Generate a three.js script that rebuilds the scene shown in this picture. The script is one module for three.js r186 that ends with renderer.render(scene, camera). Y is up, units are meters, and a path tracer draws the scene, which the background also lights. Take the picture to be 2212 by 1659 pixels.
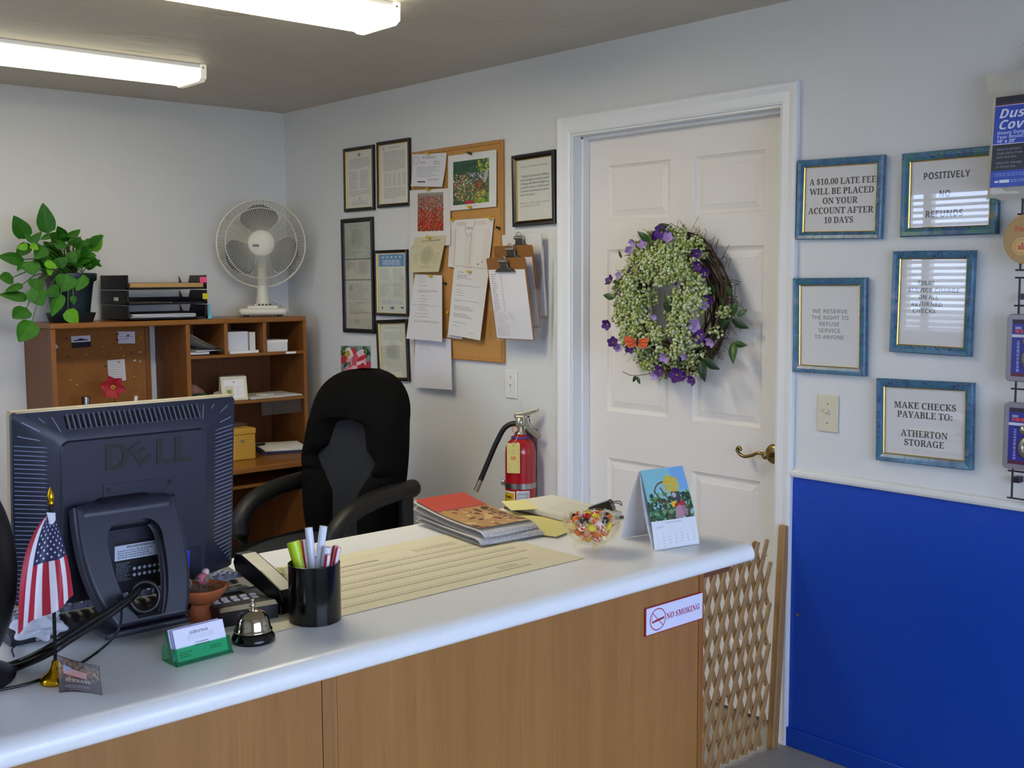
import * as THREE from 'three';
import { RoundedBoxGeometry } from 'three/addons/geometries/RoundedBoxGeometry.js';
import { mergeGeometries, toCreasedNormals } from 'three/addons/utils/BufferGeometryUtils.js';
import { FontLoader } from 'three/addons/loaders/FontLoader.js';
import { TextGeometry } from 'three/addons/geometries/TextGeometry.js';
import { RectAreaLightUniformsLib } from 'three/addons/lights/RectAreaLightUniformsLib.js';

// ---------- camera, daylight, exposure ----------
const W = 2212, H = 1659, FPX = 2411.78;
const scene = new THREE.Scene();
const EYE = new THREE.Vector3(5.1603, 1.5178, 2.9954);
const YAW = -48.5888 * Math.PI / 180, PITCH = -5.4177 * Math.PI / 180, ROLL = -0.2992 * Math.PI / 180;
const FW = new THREE.Vector3(Math.sin(YAW) * Math.cos(PITCH), Math.sin(PITCH), -Math.cos(YAW) * Math.cos(PITCH));
const r0 = new THREE.Vector3().crossVectors(FW, new THREE.Vector3(0, 1, 0)).normalize();
const u0 = new THREE.Vector3().crossVectors(r0, FW);
const RT = r0.clone().multiplyScalar(Math.cos(ROLL)).addScaledVector(u0, Math.sin(ROLL));
const UP = u0.clone().multiplyScalar(Math.cos(ROLL)).addScaledVector(r0, -Math.sin(ROLL));
const camera = new THREE.PerspectiveCamera(2 * Math.atan(H / 2 / FPX) * 180 / Math.PI, W / H, 0.05, 100);
camera.position.copy(EYE); camera.up.copy(UP); camera.lookAt(EYE.clone().add(FW));
const renderer = new THREE.WebGLRenderer({ antialias: true });
renderer.toneMapping = THREE.LinearToneMapping;
renderer.toneMappingExposure = 1.0;
renderer.shadowMap.enabled = true;
RectAreaLightUniformsLib.init();
scene.background = new THREE.Color().setRGB(0.69, 0.87, 1.28);   // bright overcast daylight outside the windows
scene.backgroundIntensity = 8.0;
const LAMP = 9, LAMP_COLOR = [1.0, 0.91, 0.66], LENS = 9.0;

// ---------- helpers ----------
const V = (x, y, z) => new THREE.Vector3(x, y, z);
// a photo pixel gives a direction; the plane that the thing touches gives its distance
function on(axis, val, px, py) {
  const d = FW.clone().addScaledVector(RT, (px - W / 2) / FPX).addScaledVector(UP, (H / 2 - py) / FPX);
  const t = (val - EYE[axis]) / d[axis];
  return EYE.clone().addScaledVector(d, t);
}
let sd = 7;
const rnd = () => { sd = (sd + 0x6d2b79f5) | 0; let t = Math.imul(sd ^ (sd >>> 15), 1 | sd); t = (t + Math.imul(t ^ (t >>> 7), 61 | t)) ^ t; return ((t ^ (t >>> 14)) >>> 0) / 4294967296; };
const rr = (a, b) => a + (b - a) * rnd();
const seed = (n) => { sd = n; };
const used = {};
const numbered = (n) => { const k = used[n] = (used[n] ?? -1) + 1; return k ? n + '_' + String(k).padStart(3, '0') : n; };
function clean(g) {
  g = g.index ? g.toNonIndexed() : g;
  for (const k of Object.keys(g.attributes)) if (!['position', 'normal', 'uv'].includes(k)) g.deleteAttribute(k);
  if (!g.attributes.normal) g.computeVertexNormals();
  if (!g.attributes.uv) g.setAttribute('uv', new THREE.BufferAttribute(new Float32Array(g.attributes.position.count * 2), 2));
  g.morphAttributes = {};
  return g;
}
// uv in metres, laid on each face along the axis it faces; 'v' runs up, or along 'grain'
function metreUV(g, grain = 'y') {
  const p = g.attributes.position, n = g.attributes.normal, uv = g.attributes.uv;
  for (let i = 0; i < p.count; i += 3) {
    let ax = 0, ay = 0, az = 0;
    for (let k = 0; k < 3; k++) { ax += Math.abs(n.getX(i + k)); ay += Math.abs(n.getY(i + k)); az += Math.abs(n.getZ(i + k)); }
    const m = ax >= ay && ax >= az ? 'x' : ay >= az ? 'y' : 'z';
    for (let k = 0; k < 3; k++) {
      const c = { x: p.getX(i + k), y: p.getY(i + k), z: p.getZ(i + k) };
      const rest = ['x', 'y', 'z'].filter((q) => q !== m);
      const v = rest.includes(grain) ? grain : rest[1], u = rest.find((q) => q !== v);
      uv.setXY(i + k, c[u], c[v]);
    }
  }
  return g;
}
function merged(list) {
  const a = (Array.isArray(list) ? list : [list]).map(clean);
  return a.length === 1 ? a[0] : mergeGeometries(a);
}
function part(name, list, mat, parent, grain) {
  const g = merged(list);
  if (grain) metreUV(g, grain);
  const m = new THREE.Mesh(g, mat);
  m.name = name; m.castShadow = m.receiveShadow = true;
  parent.add(m);
  return m;
}
function tag(o, label, category, group) { o.userData.label = label; o.userData.category = category; if (group) o.userData.group = group; return o; }
function thing(name, label, category, pos = [0, 0, 0], ry = 0, group) {
  const o = new THREE.Group(); o.name = numbered(name); o.position.set(...pos); o.rotation.y = ry;
  scene.add(o); return tag(o, label, category, group);
}
function one(name, list, mat, label, category, group, grain) { const m = part(numbered(name), list, mat, scene, grain); return tag(m, label, category, group); }
function struct(name, list, mat, parent = scene, grain = 'y') { const m = part(name, list, mat, parent, grain); if (parent === scene) m.userData.kind = 'structure'; return m; }
function structGroup(name) { const o = new THREE.Group(); o.name = name; o.userData.kind = 'structure'; scene.add(o); return o; }
const bx = (w, h, d, x = 0, y = 0, z = 0, r = 0, s = 2) => (r > 0 ? new RoundedBoxGeometry(w, h, d, s, r) : new THREE.BoxGeometry(w, h, d)).translate(x, y, z);
const box2 = (x0, x1, y0, y1, z0, z1, r = 0) => bx(x1 - x0, y1 - y0, z1 - z0, (x0 + x1) / 2, (y0 + y1) / 2, (z0 + z1) / 2, r);
const cyl = (r1, r2, h, x = 0, y = 0, z = 0, s = 20) => new THREE.CylinderGeometry(r1, r2, h, s).translate(x, y, z);
const sph = (r, x = 0, y = 0, z = 0, s = 14) => new THREE.SphereGeometry(r, s, Math.max(6, s * 0.7 | 0)).translate(x, y, z);
const P = (a) => a.map((q) => Array.isArray(q) ? V(...q) : q);
const tube = (pts, r, n = 24, s = 8) => new THREE.TubeGeometry(new THREE.CatmullRomCurve3(P(pts)), n, r, s, false);
const rod = (a, b, r, s = 8) => { const A = P([a])[0], B = P([b])[0], d = B.clone().sub(A); const g = new THREE.CylinderGeometry(r, r, d.length(), s); g.applyQuaternion(new THREE.Quaternion().setFromUnitVectors(V(0, 1, 0), d.normalize())); const m = A.clone().add(B).multiplyScalar(0.5); return g.translate(m.x, m.y, m.z); };
const lathe = (pr, s = 32) => new THREE.LatheGeometry(pr.map((q) => new THREE.Vector2(q[0], q[1])), s);
const shp = (pts) => { const s = new THREE.Shape(); pts.forEach((q, i) => i ? s.lineTo(q[0], q[1]) : s.moveTo(q[0], q[1])); s.closePath(); return s; };
const ext = (s, d, b = 0, seg = 2) => new THREE.ExtrudeGeometry(s, { depth: d, bevelEnabled: b > 0, bevelThickness: b, bevelSize: b, bevelSegments: seg, curveSegments: 16 });
function rrect(w, h, r, x = 0, y = 0) {
  const s = new THREE.Shape(), a = x - w / 2, b = y - h / 2;
  s.moveTo(a + r, b); s.lineTo(a + w - r, b); s.quadraticCurveTo(a + w, b, a + w, b + r); s.lineTo(a + w, b + h - r); s.quadraticCurveTo(a + w, b + h, a + w - r, b + h);
  s.lineTo(a + r, b + h); s.quadraticCurveTo(a, b + h, a, b + h - r); s.lineTo(a, b + r); s.quadraticCurveTo(a, b, a + r, b); return s;
}
// a bent sheet: fn(u, v) -> [x, y, z], uv kept 0..1
function sheet(fn, nu = 8, nv = 8) {
  const pos = [], uv = [], idx = [];
  for (let j = 0; j <= nv; j++) for (let i = 0; i <= nu; i++) { pos.push(...fn(i / nu, j / nv)); uv.push(i / nu, j / nv); }
  for (let j = 0; j < nv; j++) for (let i = 0; i < nu; i++) { const a = j * (nu + 1) + i, b = a + 1, c = a + nu + 1, d = c + 1; idx.push(a, b, d, a, d, c); }
  const g = new THREE.BufferGeometry();
  g.setAttribute('position', new THREE.Float32BufferAttribute(pos, 3)); g.setAttribute('uv', new THREE.Float32BufferAttribute(uv, 2)); g.setIndex(idx); g.computeVertexNormals();
  return g;
}
const flat = (w, h) => sheet((u, v) => [(u - .5) * w, (v - .5) * h, 0], 1, 1);
const turn = (g, x = 0, y = 0, z = 0) => { if (x) g.rotateX(x); if (y) g.rotateY(y); if (z) g.rotateZ(z); return g; };
const mv = (g, x, y, z) => g.translate(x, y, z);
// ---- materials
const mat = (c, rough = 0.6, o = {}) => { const { two, ...q } = o; return new THREE.MeshPhysicalMaterial({ color: c, roughness: rough, side: two ? THREE.DoubleSide : THREE.FrontSide, ...q }); };
const glassMat = (tint = 0xffffff, rough = 0.02) => mat(tint, rough, { transmission: 1, thickness: 0, ior: 1.5 });
function noise2(n, oct = 4, s0 = 8, sd0 = 1) {       // tiling value noise, n x n floats 0..1
  const out = new Float32Array(n * n); let amp = 1, tot = 0, f = s0; const keep = sd; sd = sd0 * 7919;
  for (let o = 0; o < oct; o++) {
    const g = new Float32Array(f * f).map(() => rnd());
    for (let y = 0; y < n; y++) for (let x = 0; x < n; x++) {
      const fx = x / n * f, fy = y / n * f, x0 = fx | 0, y0 = fy | 0, tx = fx - x0, ty = fy - y0, sx = tx * tx * (3 - 2 * tx), sy = ty * ty * (3 - 2 * ty), x1 = (x0 + 1) % f, y1 = (y0 + 1) % f;
      const a = g[y0 * f + x0] * (1 - sx) + g[y0 * f + x1] * sx, b = g[y1 * f + x0] * (1 - sx) + g[y1 * f + x1] * sx;
      out[y * n + x] += amp * (a * (1 - sy) + b * sy);
    }
    tot += amp; amp *= 0.55; f = Math.min(n, f * 2);
  }
  sd = keep;
  for (let i = 0; i < out.length; i++) out[i] /= tot;
  return out;
}
function dataTex(n, fn, srgb = true, rep = 1, repY = rep, m = n) {     // fn(x, y) -> [r, g, b] 0..255
  const d = new Uint8Array(n * m * 4);
  for (let y = 0; y < m; y++) for (let x = 0; x < n; x++) { const c = fn(x, y), i = (y * n + x) * 4; d[i] = c[0]; d[i + 1] = c[1]; d[i + 2] = c[2]; d[i + 3] = 255; }
  const t = new THREE.DataTexture(d, n, m); t.wrapS = t.wrapT = THREE.RepeatWrapping; t.magFilter = THREE.LinearFilter; t.minFilter = THREE.LinearMipmapLinearFilter; t.generateMipmaps = true;
  if (srgb) t.colorSpace = THREE.SRGBColorSpace; t.repeat.set(rep, repY); t.needsUpdate = true; return t;
}
function canvasTex(w, h, draw) {
  const c = document.createElement('canvas'); c.width = w; c.height = h; const x = c.getContext('2d'); draw(x, w, h);
  const t = new THREE.CanvasTexture(c); t.colorSpace = THREE.SRGBColorSpace; t.anisotropy = 8; return t;
}
const mixc = (a, b, t) => [0, 1, 2].map((i) => Math.max(0, Math.min(255, a[i] + (b[i] - a[i]) * t)));
const nA = noise2(256, 5, 8, 3), nB = noise2(256, 6, 4, 5), nC = noise2(256, 3, 64, 9);
const at2 = (n, x, y) => n[((y | 0) & 255) * 256 + ((x | 0) & 255)];
// oak: long pores and figure along v
function oakTex(dark, lite, rep = [1, 0.5], s = 1) {
  return dataTex(512, (x, y) => {
    const w = at2(nB, x / 6 + s * 40, y / 10), f = at2(nA, x * 1.1 + w * 18 + s * 90, y / 14), pore = at2(nC, x * 2 + s * 31, y / 12), p2 = at2(nC, x + 77, y / 5 + s * 13);
    const t = 0.25 + 0.5 * f + 0.25 * (p2 - .5) - (pore > 0.62 ? 0.35 * (pore - .62) / .38 : 0);
    return mixc(dark, lite, t);
  }, true, rep[0], rep[1]);
}
const bumpTex = (n, rep, gain = 1) => dataTex(256, (x, y) => { const v = 255 * Math.max(0, Math.min(1, .5 + (at2(n, x, y) - .5) * gain)); return [v, v, v]; }, false, rep);
const MT = {};
MT.wall = mat(0xdcdcd9, 0.75, { bumpMap: bumpTex(nA, 5, 2), bumpScale: 0.0005 });
const trowel = noise2(512, 6, 6, 21);
const trowelTex = dataTex(512, (x, y) => { const i = y * 512 + x, a = trowel[i]; const v = 255 * Math.max(0, Math.min(1, (a - .5) * 7 + .5)) * (.6 + .4 * at2(nC, x * 1.5, y)); return [v, v, v]; }, false, 0.9, 0.55);
MT.ceiling = mat(0xc4bcae, 0.5, { bumpMap: trowelTex, bumpScale: 0.006 });
MT.white = mat(0xeeeeea, 0.4);
MT.trim = mat(0xe9eaea, 0.35);
MT.door = mat(0xe8e2da, 0.45, { bumpMap: bumpTex(nC, [6, 2][0], 1.5), bumpScale: 0.0004 });
MT.blue = mat(0x0042b0, 0.45, { bumpMap: bumpTex(nA, 6, 1.5), bumpScale: 0.0006 });
const floorTex = dataTex(512, (x, y) => { const t = at2(nB, x / 2, y / 2) * .7 + at2(nA, x, y) * .3 + (at2(nC, x, y) - .5) * .2; return mixc([138, 134, 124], [182, 176, 162], t); }, true, 0.8);
MT.floor = mat(0xffffff, 0.5, { map: floorTex });
MT.oakFront = mat(0xffffff, 0.38, { map: oakTex([134, 88, 40], [178, 128, 68], [1.6, 0.5], 1) });
MT.oakStrip = mat(0xffffff, 0.38, { map: oakTex([122, 78, 34], [182, 132, 76], [7, 1.4], 4) });
MT.oakHutch = mat(0xffffff, 0.5, { map: oakTex([88, 48, 16], [138, 84, 34], [1.7, 0.6], 2) });
MT.oakEdge = mat(0xffffff, 0.3, { map: oakTex([118, 70, 22], [164, 108, 46], [2, 0.7], 3) });
MT.laminate = mat(0xffffff, 0.28, { map: dataTex(256, (x, y) => { const v = 238 + 7 * (at2(nC, x, y) - .5); return [v, v, v - 3]; }, true, 6) });
MT.black = mat(0x0c0c0d, 0.4);
MT.blackGloss = mat(0x070707, 0.16);
MT.steel = mat(0xb9b9b4, 0.28, { metalness: 1 });
MT.brass = mat(0xb08a3a, 0.3, { metalness: 1 });
MT.gold = mat(0xd8a520, 0.22, { metalness: 1 });
MT.paper = mat(0xf1f0ec, 0.8, { two: true });
MT.cream = mat(0xe6e0c8, 0.45);

// ---------- the room ----------
const CEIL = 2.367, RX = 6.6, RZ = 4.2, T = 0.12;
struct('floor', box2(-T, RX + T, -0.1, 0, -T - 1.5, RZ + T), MT.floor);
struct('ceiling', box2(-T, RX + T, CEIL, CEIL + 0.1, -T, RZ + T), MT.ceiling);
struct('wall_left', box2(-T, 0, 0, CEIL, 0, RZ), MT.wall);
const DX0 = 2.117, DX1 = 3.045, DTOP = 2.048;      // door opening
const wallRight = struct('wall_right', [box2(-T, DX0 - .02, 0, CEIL, -T, 0), box2(DX1 + .02, RX + T, 0, CEIL, -T, 0), box2(DX0 - .02, DX1 + .02, DTOP + .02, CEIL, -T, 0)], MT.wall);
// window openings in the wall behind the desk side and in the street wall behind the camera
const WIN = [[1.09, 3.1]], WY0 = 1.12, WY1 = 2.12;
struct('wall_front', [box2(-T, WIN[0][0], 0, CEIL, RZ, RZ + T), box2(WIN[0][1], RX + T, 0, CEIL, RZ, RZ + T), box2(WIN[0][0], WIN[0][1], 0, WY0, RZ, RZ + T), box2(WIN[0][0], WIN[0][1], WY1, CEIL, RZ, RZ + T)], MT.wall);
const SZ0 = 0.7, SZ1 = 3.3, SY0 = 0.5, SY1 = 2.15;
struct('wall_rear', [box2(RX, RX + T, 0, CEIL, 0, SZ0), box2(RX, RX + T, 0, CEIL, SZ1, RZ), box2(RX, RX + T, 0, SY0, SZ0, SZ1), box2(RX, RX + T, SY1, CEIL, SZ0, SZ1)], MT.wall);
function glazing(name, x0, x1, y0, y1, place, mull = []) {
  const g = structGroup(name), f = 0.045, d = 0.06;
  const bars = [box2(x0, x1, y0, y0 + f, -d, 0), box2(x0, x1, y1 - f, y1, -d, 0), box2(x0, x0 + f, y0 + f, y1 - f, -d, 0), box2(x1 - f, x1, y0 + f, y1 - f, -d, 0), ...mull.map((m) => box2(m - .03, m + .03, y0 + f, y1 - f, -d, 0))];
  part('window_frame', bars, MT.trim, g);
  const e = [x0 + f, ...mull.flatMap((m) => [m - .03, m + .03]), x1 - f];
  for (let i = 0; i < e.length; i += 2) part('pane', box2(e[i], e[i + 1], y0 + f, y1 - f, -.032, -.028), glassMat(), g);
  place(g); return g;
}
WIN.forEach(([a, b], i) => {
  const g = glazing('window_' + (i + 1), a, b, WY0, WY1, (o) => o.position.set(0, 0, RZ + 0.1), [1.27, 2.2]);
  const slat = bx(b - a - .03, 0.0012, 0.046);
  for (let y = WY0 + .03, k = 0; y < WY1 - .05; y += 0.042, k++) { const s = part('blind_slat', slat.clone(), MT.white, g); s.position.set((a + b) / 2, y, -.085); s.rotation.x = -0.5; }
  part('blind_rail', bx(b - a - .02, .04, .05, (a + b) / 2, WY1 - .022, -.085), MT.white, g);
});
glazing('window_2', 0, SZ1 - SZ0, SY0, SY1, (o) => { o.position.set(RX + 0.03, 0, SZ1); o.rotation.y = Math.PI / 2; }, [0.87, 1.74]);
const out = struct('ground', box2(-40, 50, -0.16, -0.11, -40, 45), mat(0xa9a69d, 0.9)); out.userData.kind = 'structure';
// space behind the closed door, seen only through the slit under it
struct('wall_hall', [box2(1.2, 3.9, 0, CEIL, -1.62, -1.5), box2(1.2, 1.3, 0, CEIL, -1.5, -T), box2(3.8, 3.9, 0, CEIL, -1.5, -T), box2(1.2, 3.9, CEIL, CEIL + .1, -1.62, -T)], MT.wall);

// ---- door, jamb and casing
const doorJamb = structGroup('trim_1');
part('door_jamb', [box2(DX0 - .02, DX0, 0, DTOP + .02, -T, 0), box2(DX1, DX1 + .02, 0, DTOP + .02, -T, 0), box2(DX0, DX1, DTOP, DTOP + .02, -T, 0)], MT.trim, doorJamb);
part('door_stop', [box2(DX0, DX0 + .011, 0, DTOP, -.079, -.044, .002), box2(DX1 - .011, DX1, 0, DTOP, -.079, -.044, .002), box2(DX0, DX1, DTOP - .011, DTOP, -.079, -.044, .002)], MT.trim, doorJamb);
function casing(len) {      // moulded profile: thick outer edge, tapering to the opening
  const s = shp([[0, 0], [0, .016], [.006, .0185], [.014, .0175], [.03, .0135], [.056, .011], [.064, .0085], [.066, .004], [.066, 0]]);
  return { s, len };
}
function casingRun(pts0, pts1) {     // loft the profile between two mitred ends; each end: array of points
  const pos = [], n = pts0.length;
  for (let i = 0; i < n - 1; i++) { const a = pts0[i], b = pts0[i + 1], c = pts1[i], d = pts1[i + 1]; pos.push(...a, ...c, ...d, ...a, ...d, ...b); }
  const g = new THREE.BufferGeometry(); g.setAttribute('position', new THREE.Float32BufferAttribute(pos, 3)); g.computeVertexNormals(); return g;
}
{
  const pf = [[0, 0], [0, .016], [.006, .0185], [.014, .0175], [.03, .0135], [.056, .0115], [.064, .0085], [.066, .004], [.066, 0]];
  const xl = DX0 - .006, xr = DX1 + .006, yt = DTOP + .006, w = .066;
  const mt = mat(0xe9eaea, 0.35, { two: true });
  const L = (y) => pf.map(([u, d]) => [xl - w + u, y(u), d]), Rr = (y) => pf.map(([u, d]) => [xr + w - u, y(u), d]);
  part('casing_side', casingRun(L(() => 0), L((u) => yt + w - u)), mt, doorJamb);
  part('casing_side', casingRun(Rr((u) => yt + w - u), Rr(() => 0)), mt, doorJamb);
  part('casing_head', casingRun(pf.map(([u, d]) => [xl - w + u, yt + w - u, d]), pf.map(([u, d]) => [xr + w - u, yt + w - u, d])), mt, doorJamb);
}
const door = structGroup('door_1');
{
  const f = -.08, x0 = DX0 + .003, x1 = DX1 - .003, y0 = .018, y1 = DTOP - .003;
  const xs = [[2.222, 2.526], [2.638, 2.932]], ys = [[.25, .832], [1.012, 1.622], [1.73, 1.934]];
  const s = shp([[x0, y0], [x1, y0], [x1, y1], [x0, y1]]);
  for (const [a, b] of xs) for (const [c, d] of ys) s.holes.push(new THREE.Path([[a, c], [a, d], [b, d], [b, c]].map((q) => new THREE.Vector2(...q))));
  part('door_slab', [ext(s, .012).translate(0, 0, f - .012), box2(x0, x1, y0, y1, f - .04, f - .012)], MT.door, door, 'y');
  // moulded panels: cove down from the face, flat, then a raised field
  for (const [a, b] of xs) for (const [c, d] of ys) {
    const ring = [[0, 0], [.004, -.004], [.012, -.008], [.016, -.0085], [.034, -.0045], [.038, -.003], [.040, -.003]];
    const pos = []; const R = (k) => { const [i, z] = ring[k]; return [[a + i, c + i, f + z], [b - i, c + i, f + z], [b - i, d - i, f + z], [a + i, d - i, f + z]]; };
    for (let k = 0; k < ring.length - 1; k++) { const A = R(k), B = R(k + 1); for (let e = 0; e < 4; e++) { const p = A[e], q = A[(e + 1) % 4], r = B[(e + 1) % 4], t = B[e]; pos.push(...p, ...q, ...r, ...p, ...r, ...t); } }
    const C = R(ring.length - 1); pos.push(...C[0], ...C[1], ...C[2], ...C[0], ...C[2], ...C[3]);
    const g = new THREE.BufferGeometry(); g.setAttribute('position', new THREE.Float32BufferAttribute(pos, 3)); g.computeVertexNormals();
    part('door_panel', g, MT.door, door, 'y');
  }
  // lever handle
  const hx = 2.985, hy = .932, ab = mat(0x8a7648, 0.32, { metalness: 1 });
  const h = part('door_handle', [turn(lathe([[0, .012], [.018, .011], [.026, .008], [.031, .004], [.033, 0], [0, 0]]), Math.PI / 2).translate(hx, hy, f)], ab, door);
  part('handle_neck', turn(lathe([[.011, 0], [.0095, .02], [.009, .035], [.012, .042], [.0125, .05], [.009, .054], [0, .055]]), Math.PI / 2).translate(hx, hy, f), ab, h);
  part('lever', tube([[hx + .004, hy, f + .045], [hx - .025, hy + .006, f + .05], [hx - .055, hy - .006, f + .05], [hx - .085, hy - .012, f + .05], [hx - .105, hy - .003, f + .05], [hx - .112, hy + .008, f + .05], [hx - .106, hy + .016, f + .05], [hx - .098, hy + .012, f + .05], [hx - .099, hy + .006, f + .05]], .0058, 60, 10), ab, h);
  part('key_hole', turn(cyl(.004, .004, .003, 0, 0, 0, 16), Math.PI / 2).translate(hx, hy, f + .055), MT.steel, h);
}
// ---- wainscot, chair rail, base board
const RAIL0 = .884, RAIL1 = .911;
{
  const x0 = 3.118, x1 = RX - .001;
  part('wainscot_panel', box2(x0, x1, 0, RAIL0 + .005, 0, .0025), MT.blue, wallRight, 'y');
  struct('baseboard_right', box2(3.092, x1, 0, .062, 0, .014, .003), MT.blue);
  const cr = shp([[0, RAIL0], [.010, RAIL0], [.016, RAIL0 + .003], [.0185, RAIL0 + .010], [.018, RAIL0 + .018], [.013, RAIL0 + .024], [.006, RAIL1], [0, RAIL1]]);
  struct('trim_2', ext(cr, x1 - x0 + .014).rotateY(-Math.PI / 2).translate(x1, 0, 0), mat(0xdedfd8, .4));
  part('screw_cap', turn(cyl(.005, .005, .003, 0, 0, 0, 14), Math.PI / 2).translate(...(() => { const q = on('z', .004, 1723, 1328); return [q.x, q.y, q.z]; })()), MT.steel, wallRight);
}

// ---------- ceiling lamps ----------
function wrapLamp(xa, xb, z0, z1, label, power) {
  const t = thing('ceiling_lamp', label, 'lamp', [(xa + xb) / 2, CEIL, (z0 + z1) / 2], 0, 'fluorescent ceiling lamps');
  const w = xb - xa, L = z1 - z0, pan = .017, dep = .06;
  const lensMat = mat(0xf4f2e4, 0.35, { emissive: new THREE.Color().setRGB(...LAMP_COLOR), emissiveIntensity: LENS * power }), capMat = mat(0xefeee6, 0.4, { emissive: new THREE.Color().setRGB(...LAMP_COLOR), emissiveIntensity: LENS * power * .1 });
  part('lamp_pan', bx(w - .004, pan, L - .012, 0, -pan / 2 - .001, 0), MT.trim, t);
  const s = shp([[-w / 2, -pan], [-w / 2 + .004, -dep + .010], [-w / 2 + .022, -dep], [w / 2 - .022, -dep], [w / 2 - .004, -dep + .010], [w / 2, -pan]]);
  part('lamp_lens', ext(s, L - .05).translate(0, 0, -(L - .05) / 2), lensMat, t);
  const s2 = shp([[-w / 2 - .003, -.002], [-w / 2 - .001, -dep + .006], [-w / 2 + .020, -dep - .005], [w / 2 - .020, -dep - .005], [w / 2 + .001, -dep + .006], [w / 2 + .003, -.002]]);
  for (const q of [-1, 1]) {
    const c = part('end_cap', ext(s2, .022, .001).translate(0, 0, q * (L / 2 - .012) - .011), capMat, t);
    part('cap_screw', turn(cyl(.003, .003, .004, 0, 0, 0, 10), 0, 0, Math.PI / 2).translate(w / 2 + .003, -.014, q * (L / 2 - .014)), MT.black, c);
  }
  const a = new THREE.RectAreaLight(new THREE.Color().setRGB(...LAMP_COLOR), LAMP * power, w - .03, L - .06);
  a.position.set((xa + xb) / 2, CEIL - dep - .006, (z0 + z1) / 2); a.lookAt(a.position.x, 0, a.position.z);
  scene.add(a);
}
// ---------- desk with hutch along the left wall ----------
const DESK = .684, HX = .34, HZ0 = .103, HZ1 = 1.34, HTOP = 1.336;
{
  const d = thing('desk', 'medium oak office desk with keyboard tray standing under the shelf hutch', 'desk', [0, 0, 0]);
  part('desk_top', box2(.004, .69, DESK - .028, DESK, .085, 1.42, .006), MT.oakEdge, d, 'z');
  part('side_panel', box2(.02, .66, 0, DESK - .028, .095, .118), MT.oakHutch, d, 'y');
  part('side_panel', box2(.02, .66, 0, DESK - .028, 1.38, 1.40), MT.oakHutch, d, 'y');
  part('modesty_panel', box2(.02, .04, .1, DESK - .028, .118, 1.38), MT.oakHutch, d, 'y');
  const tr = part('keyboard_tray', box2(.3, .63, .578, .594, .32, .95, .003), MT.oakEdge, d, 'z');
  part('tray_runner', box2(.28, .6, .594, .64, .955, .967), MT.black, tr); part('tray_runner', box2(.28, .6, .594, .64, .302, .314), MT.black, tr);
  part('drawer_pedestal', box2(.06, .62, .02, DESK - .03, .12, .298), MT.oakHutch, d, 'y');
  for (const [a, b] of [[.07, .30], [.325, .49], [.515, .64]]) { const q = part('drawer_front', box2(.62, .638, a, b, .126, .29, .003), MT.oakEdge, d, 'y'); part('drawer_pull', box2(.638, .65, (a + b) / 2 - .006, (a + b) / 2 + .006, .17, .25, .003), MT.brass, q); }
}
{
  const h = thing('desk_hutch', 'medium oak hutch with cubbyholes and a cork back standing on the desk', 'hutch', [0, 0, 0]);
  const t = .019;
  part('top_board', box2(.004, HX + .006, HTOP - .024, HTOP, HZ0, HZ1, .006), MT.oakEdge, h, 'z');
  part('side_panel', box2(.004, HX, DESK, HTOP - .024, HZ1 - t, HZ1), MT.oakHutch, h, 'y');
  part('side_panel', box2(.004, HX, DESK, HTOP - .024, HZ0, HZ0 + t), MT.oakHutch, h, 'y');
  part('edge_strip', box2(HX, HX + .005, DESK, HTOP - .024, HZ1 - t, HZ1), MT.oakEdge, h, 'y');
  part('edge_strip', box2(HX, HX + .005, DESK, HTOP - .024, HZ0, HZ0 + t), MT.oakEdge, h, 'y');
  const dz = .716;                       // the tall divider
  part('divider', box2(.01, HX, DESK, HTOP - .024, dz, dz + t), MT.oakHutch, h, 'y');
  part('edge_strip', box2(HX, HX + .005, DESK, HTOP - .024, dz, dz + t), MT.oakEdge, h, 'y');
  part('back_panel', box2(.006, .012, DESK, HTOP - .024, HZ0 + t, dz), MT.oakHutch, h, 'y');
  const corkTex = dataTex(256, (x, y) => { const a = at2(nC, x, y), b = at2(nC, x * 2 + 50, y * 2), c = at2(nA, x, y); let k = mixc([132, 80, 36], [182, 124, 66], .3 + .5 * a + .3 * (c - .5)); if (b > .78) k = mixc(k, [70, 38, 14], .6); return k; }, true, 6);
  MT.cork = mat(0xffffff, 0.9, { map: corkTex });
  part('cork_panel', box2(.03, .04, DESK, HTOP - .03, .80, HZ1 - t), MT.cork, h, 'y');
  part('cork_frame', box2(.03, .05, DESK, HTOP - .03, .778, .80, .003), MT.oakEdge, h, 'y');
  const sh = (y, z0, z1, x0 = .012) => { part('shelf', box2(x0, HX - .002, y - .014, y, z0, z1), MT.oakHutch, h, 'z'); part('shelf_edge', box2(HX - .002, HX + .004, y - .014, y, z0, z1, .002), MT.oakEdge, h, 'z'); };
  sh(1.167, HZ0 + t, dz); sh(.942, HZ0 + t, dz);
  for (const z of [.525, .322]) { part('cubby_divider', box2(.012, HX - .004, 1.167, HTOP - .024, z, z + .017), MT.oakHutch, h, 'y'); part('shelf_edge', box2(HX - .004, HX + .003, 1.167, HTOP - .024, z, z + .017, .002), MT.oakEdge, h, 'y'); }
  part('shelf_label', box2(HX + .004, HX + .005, 1.155, 1.165, .165, .22), MT.paper, h);
}
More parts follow.
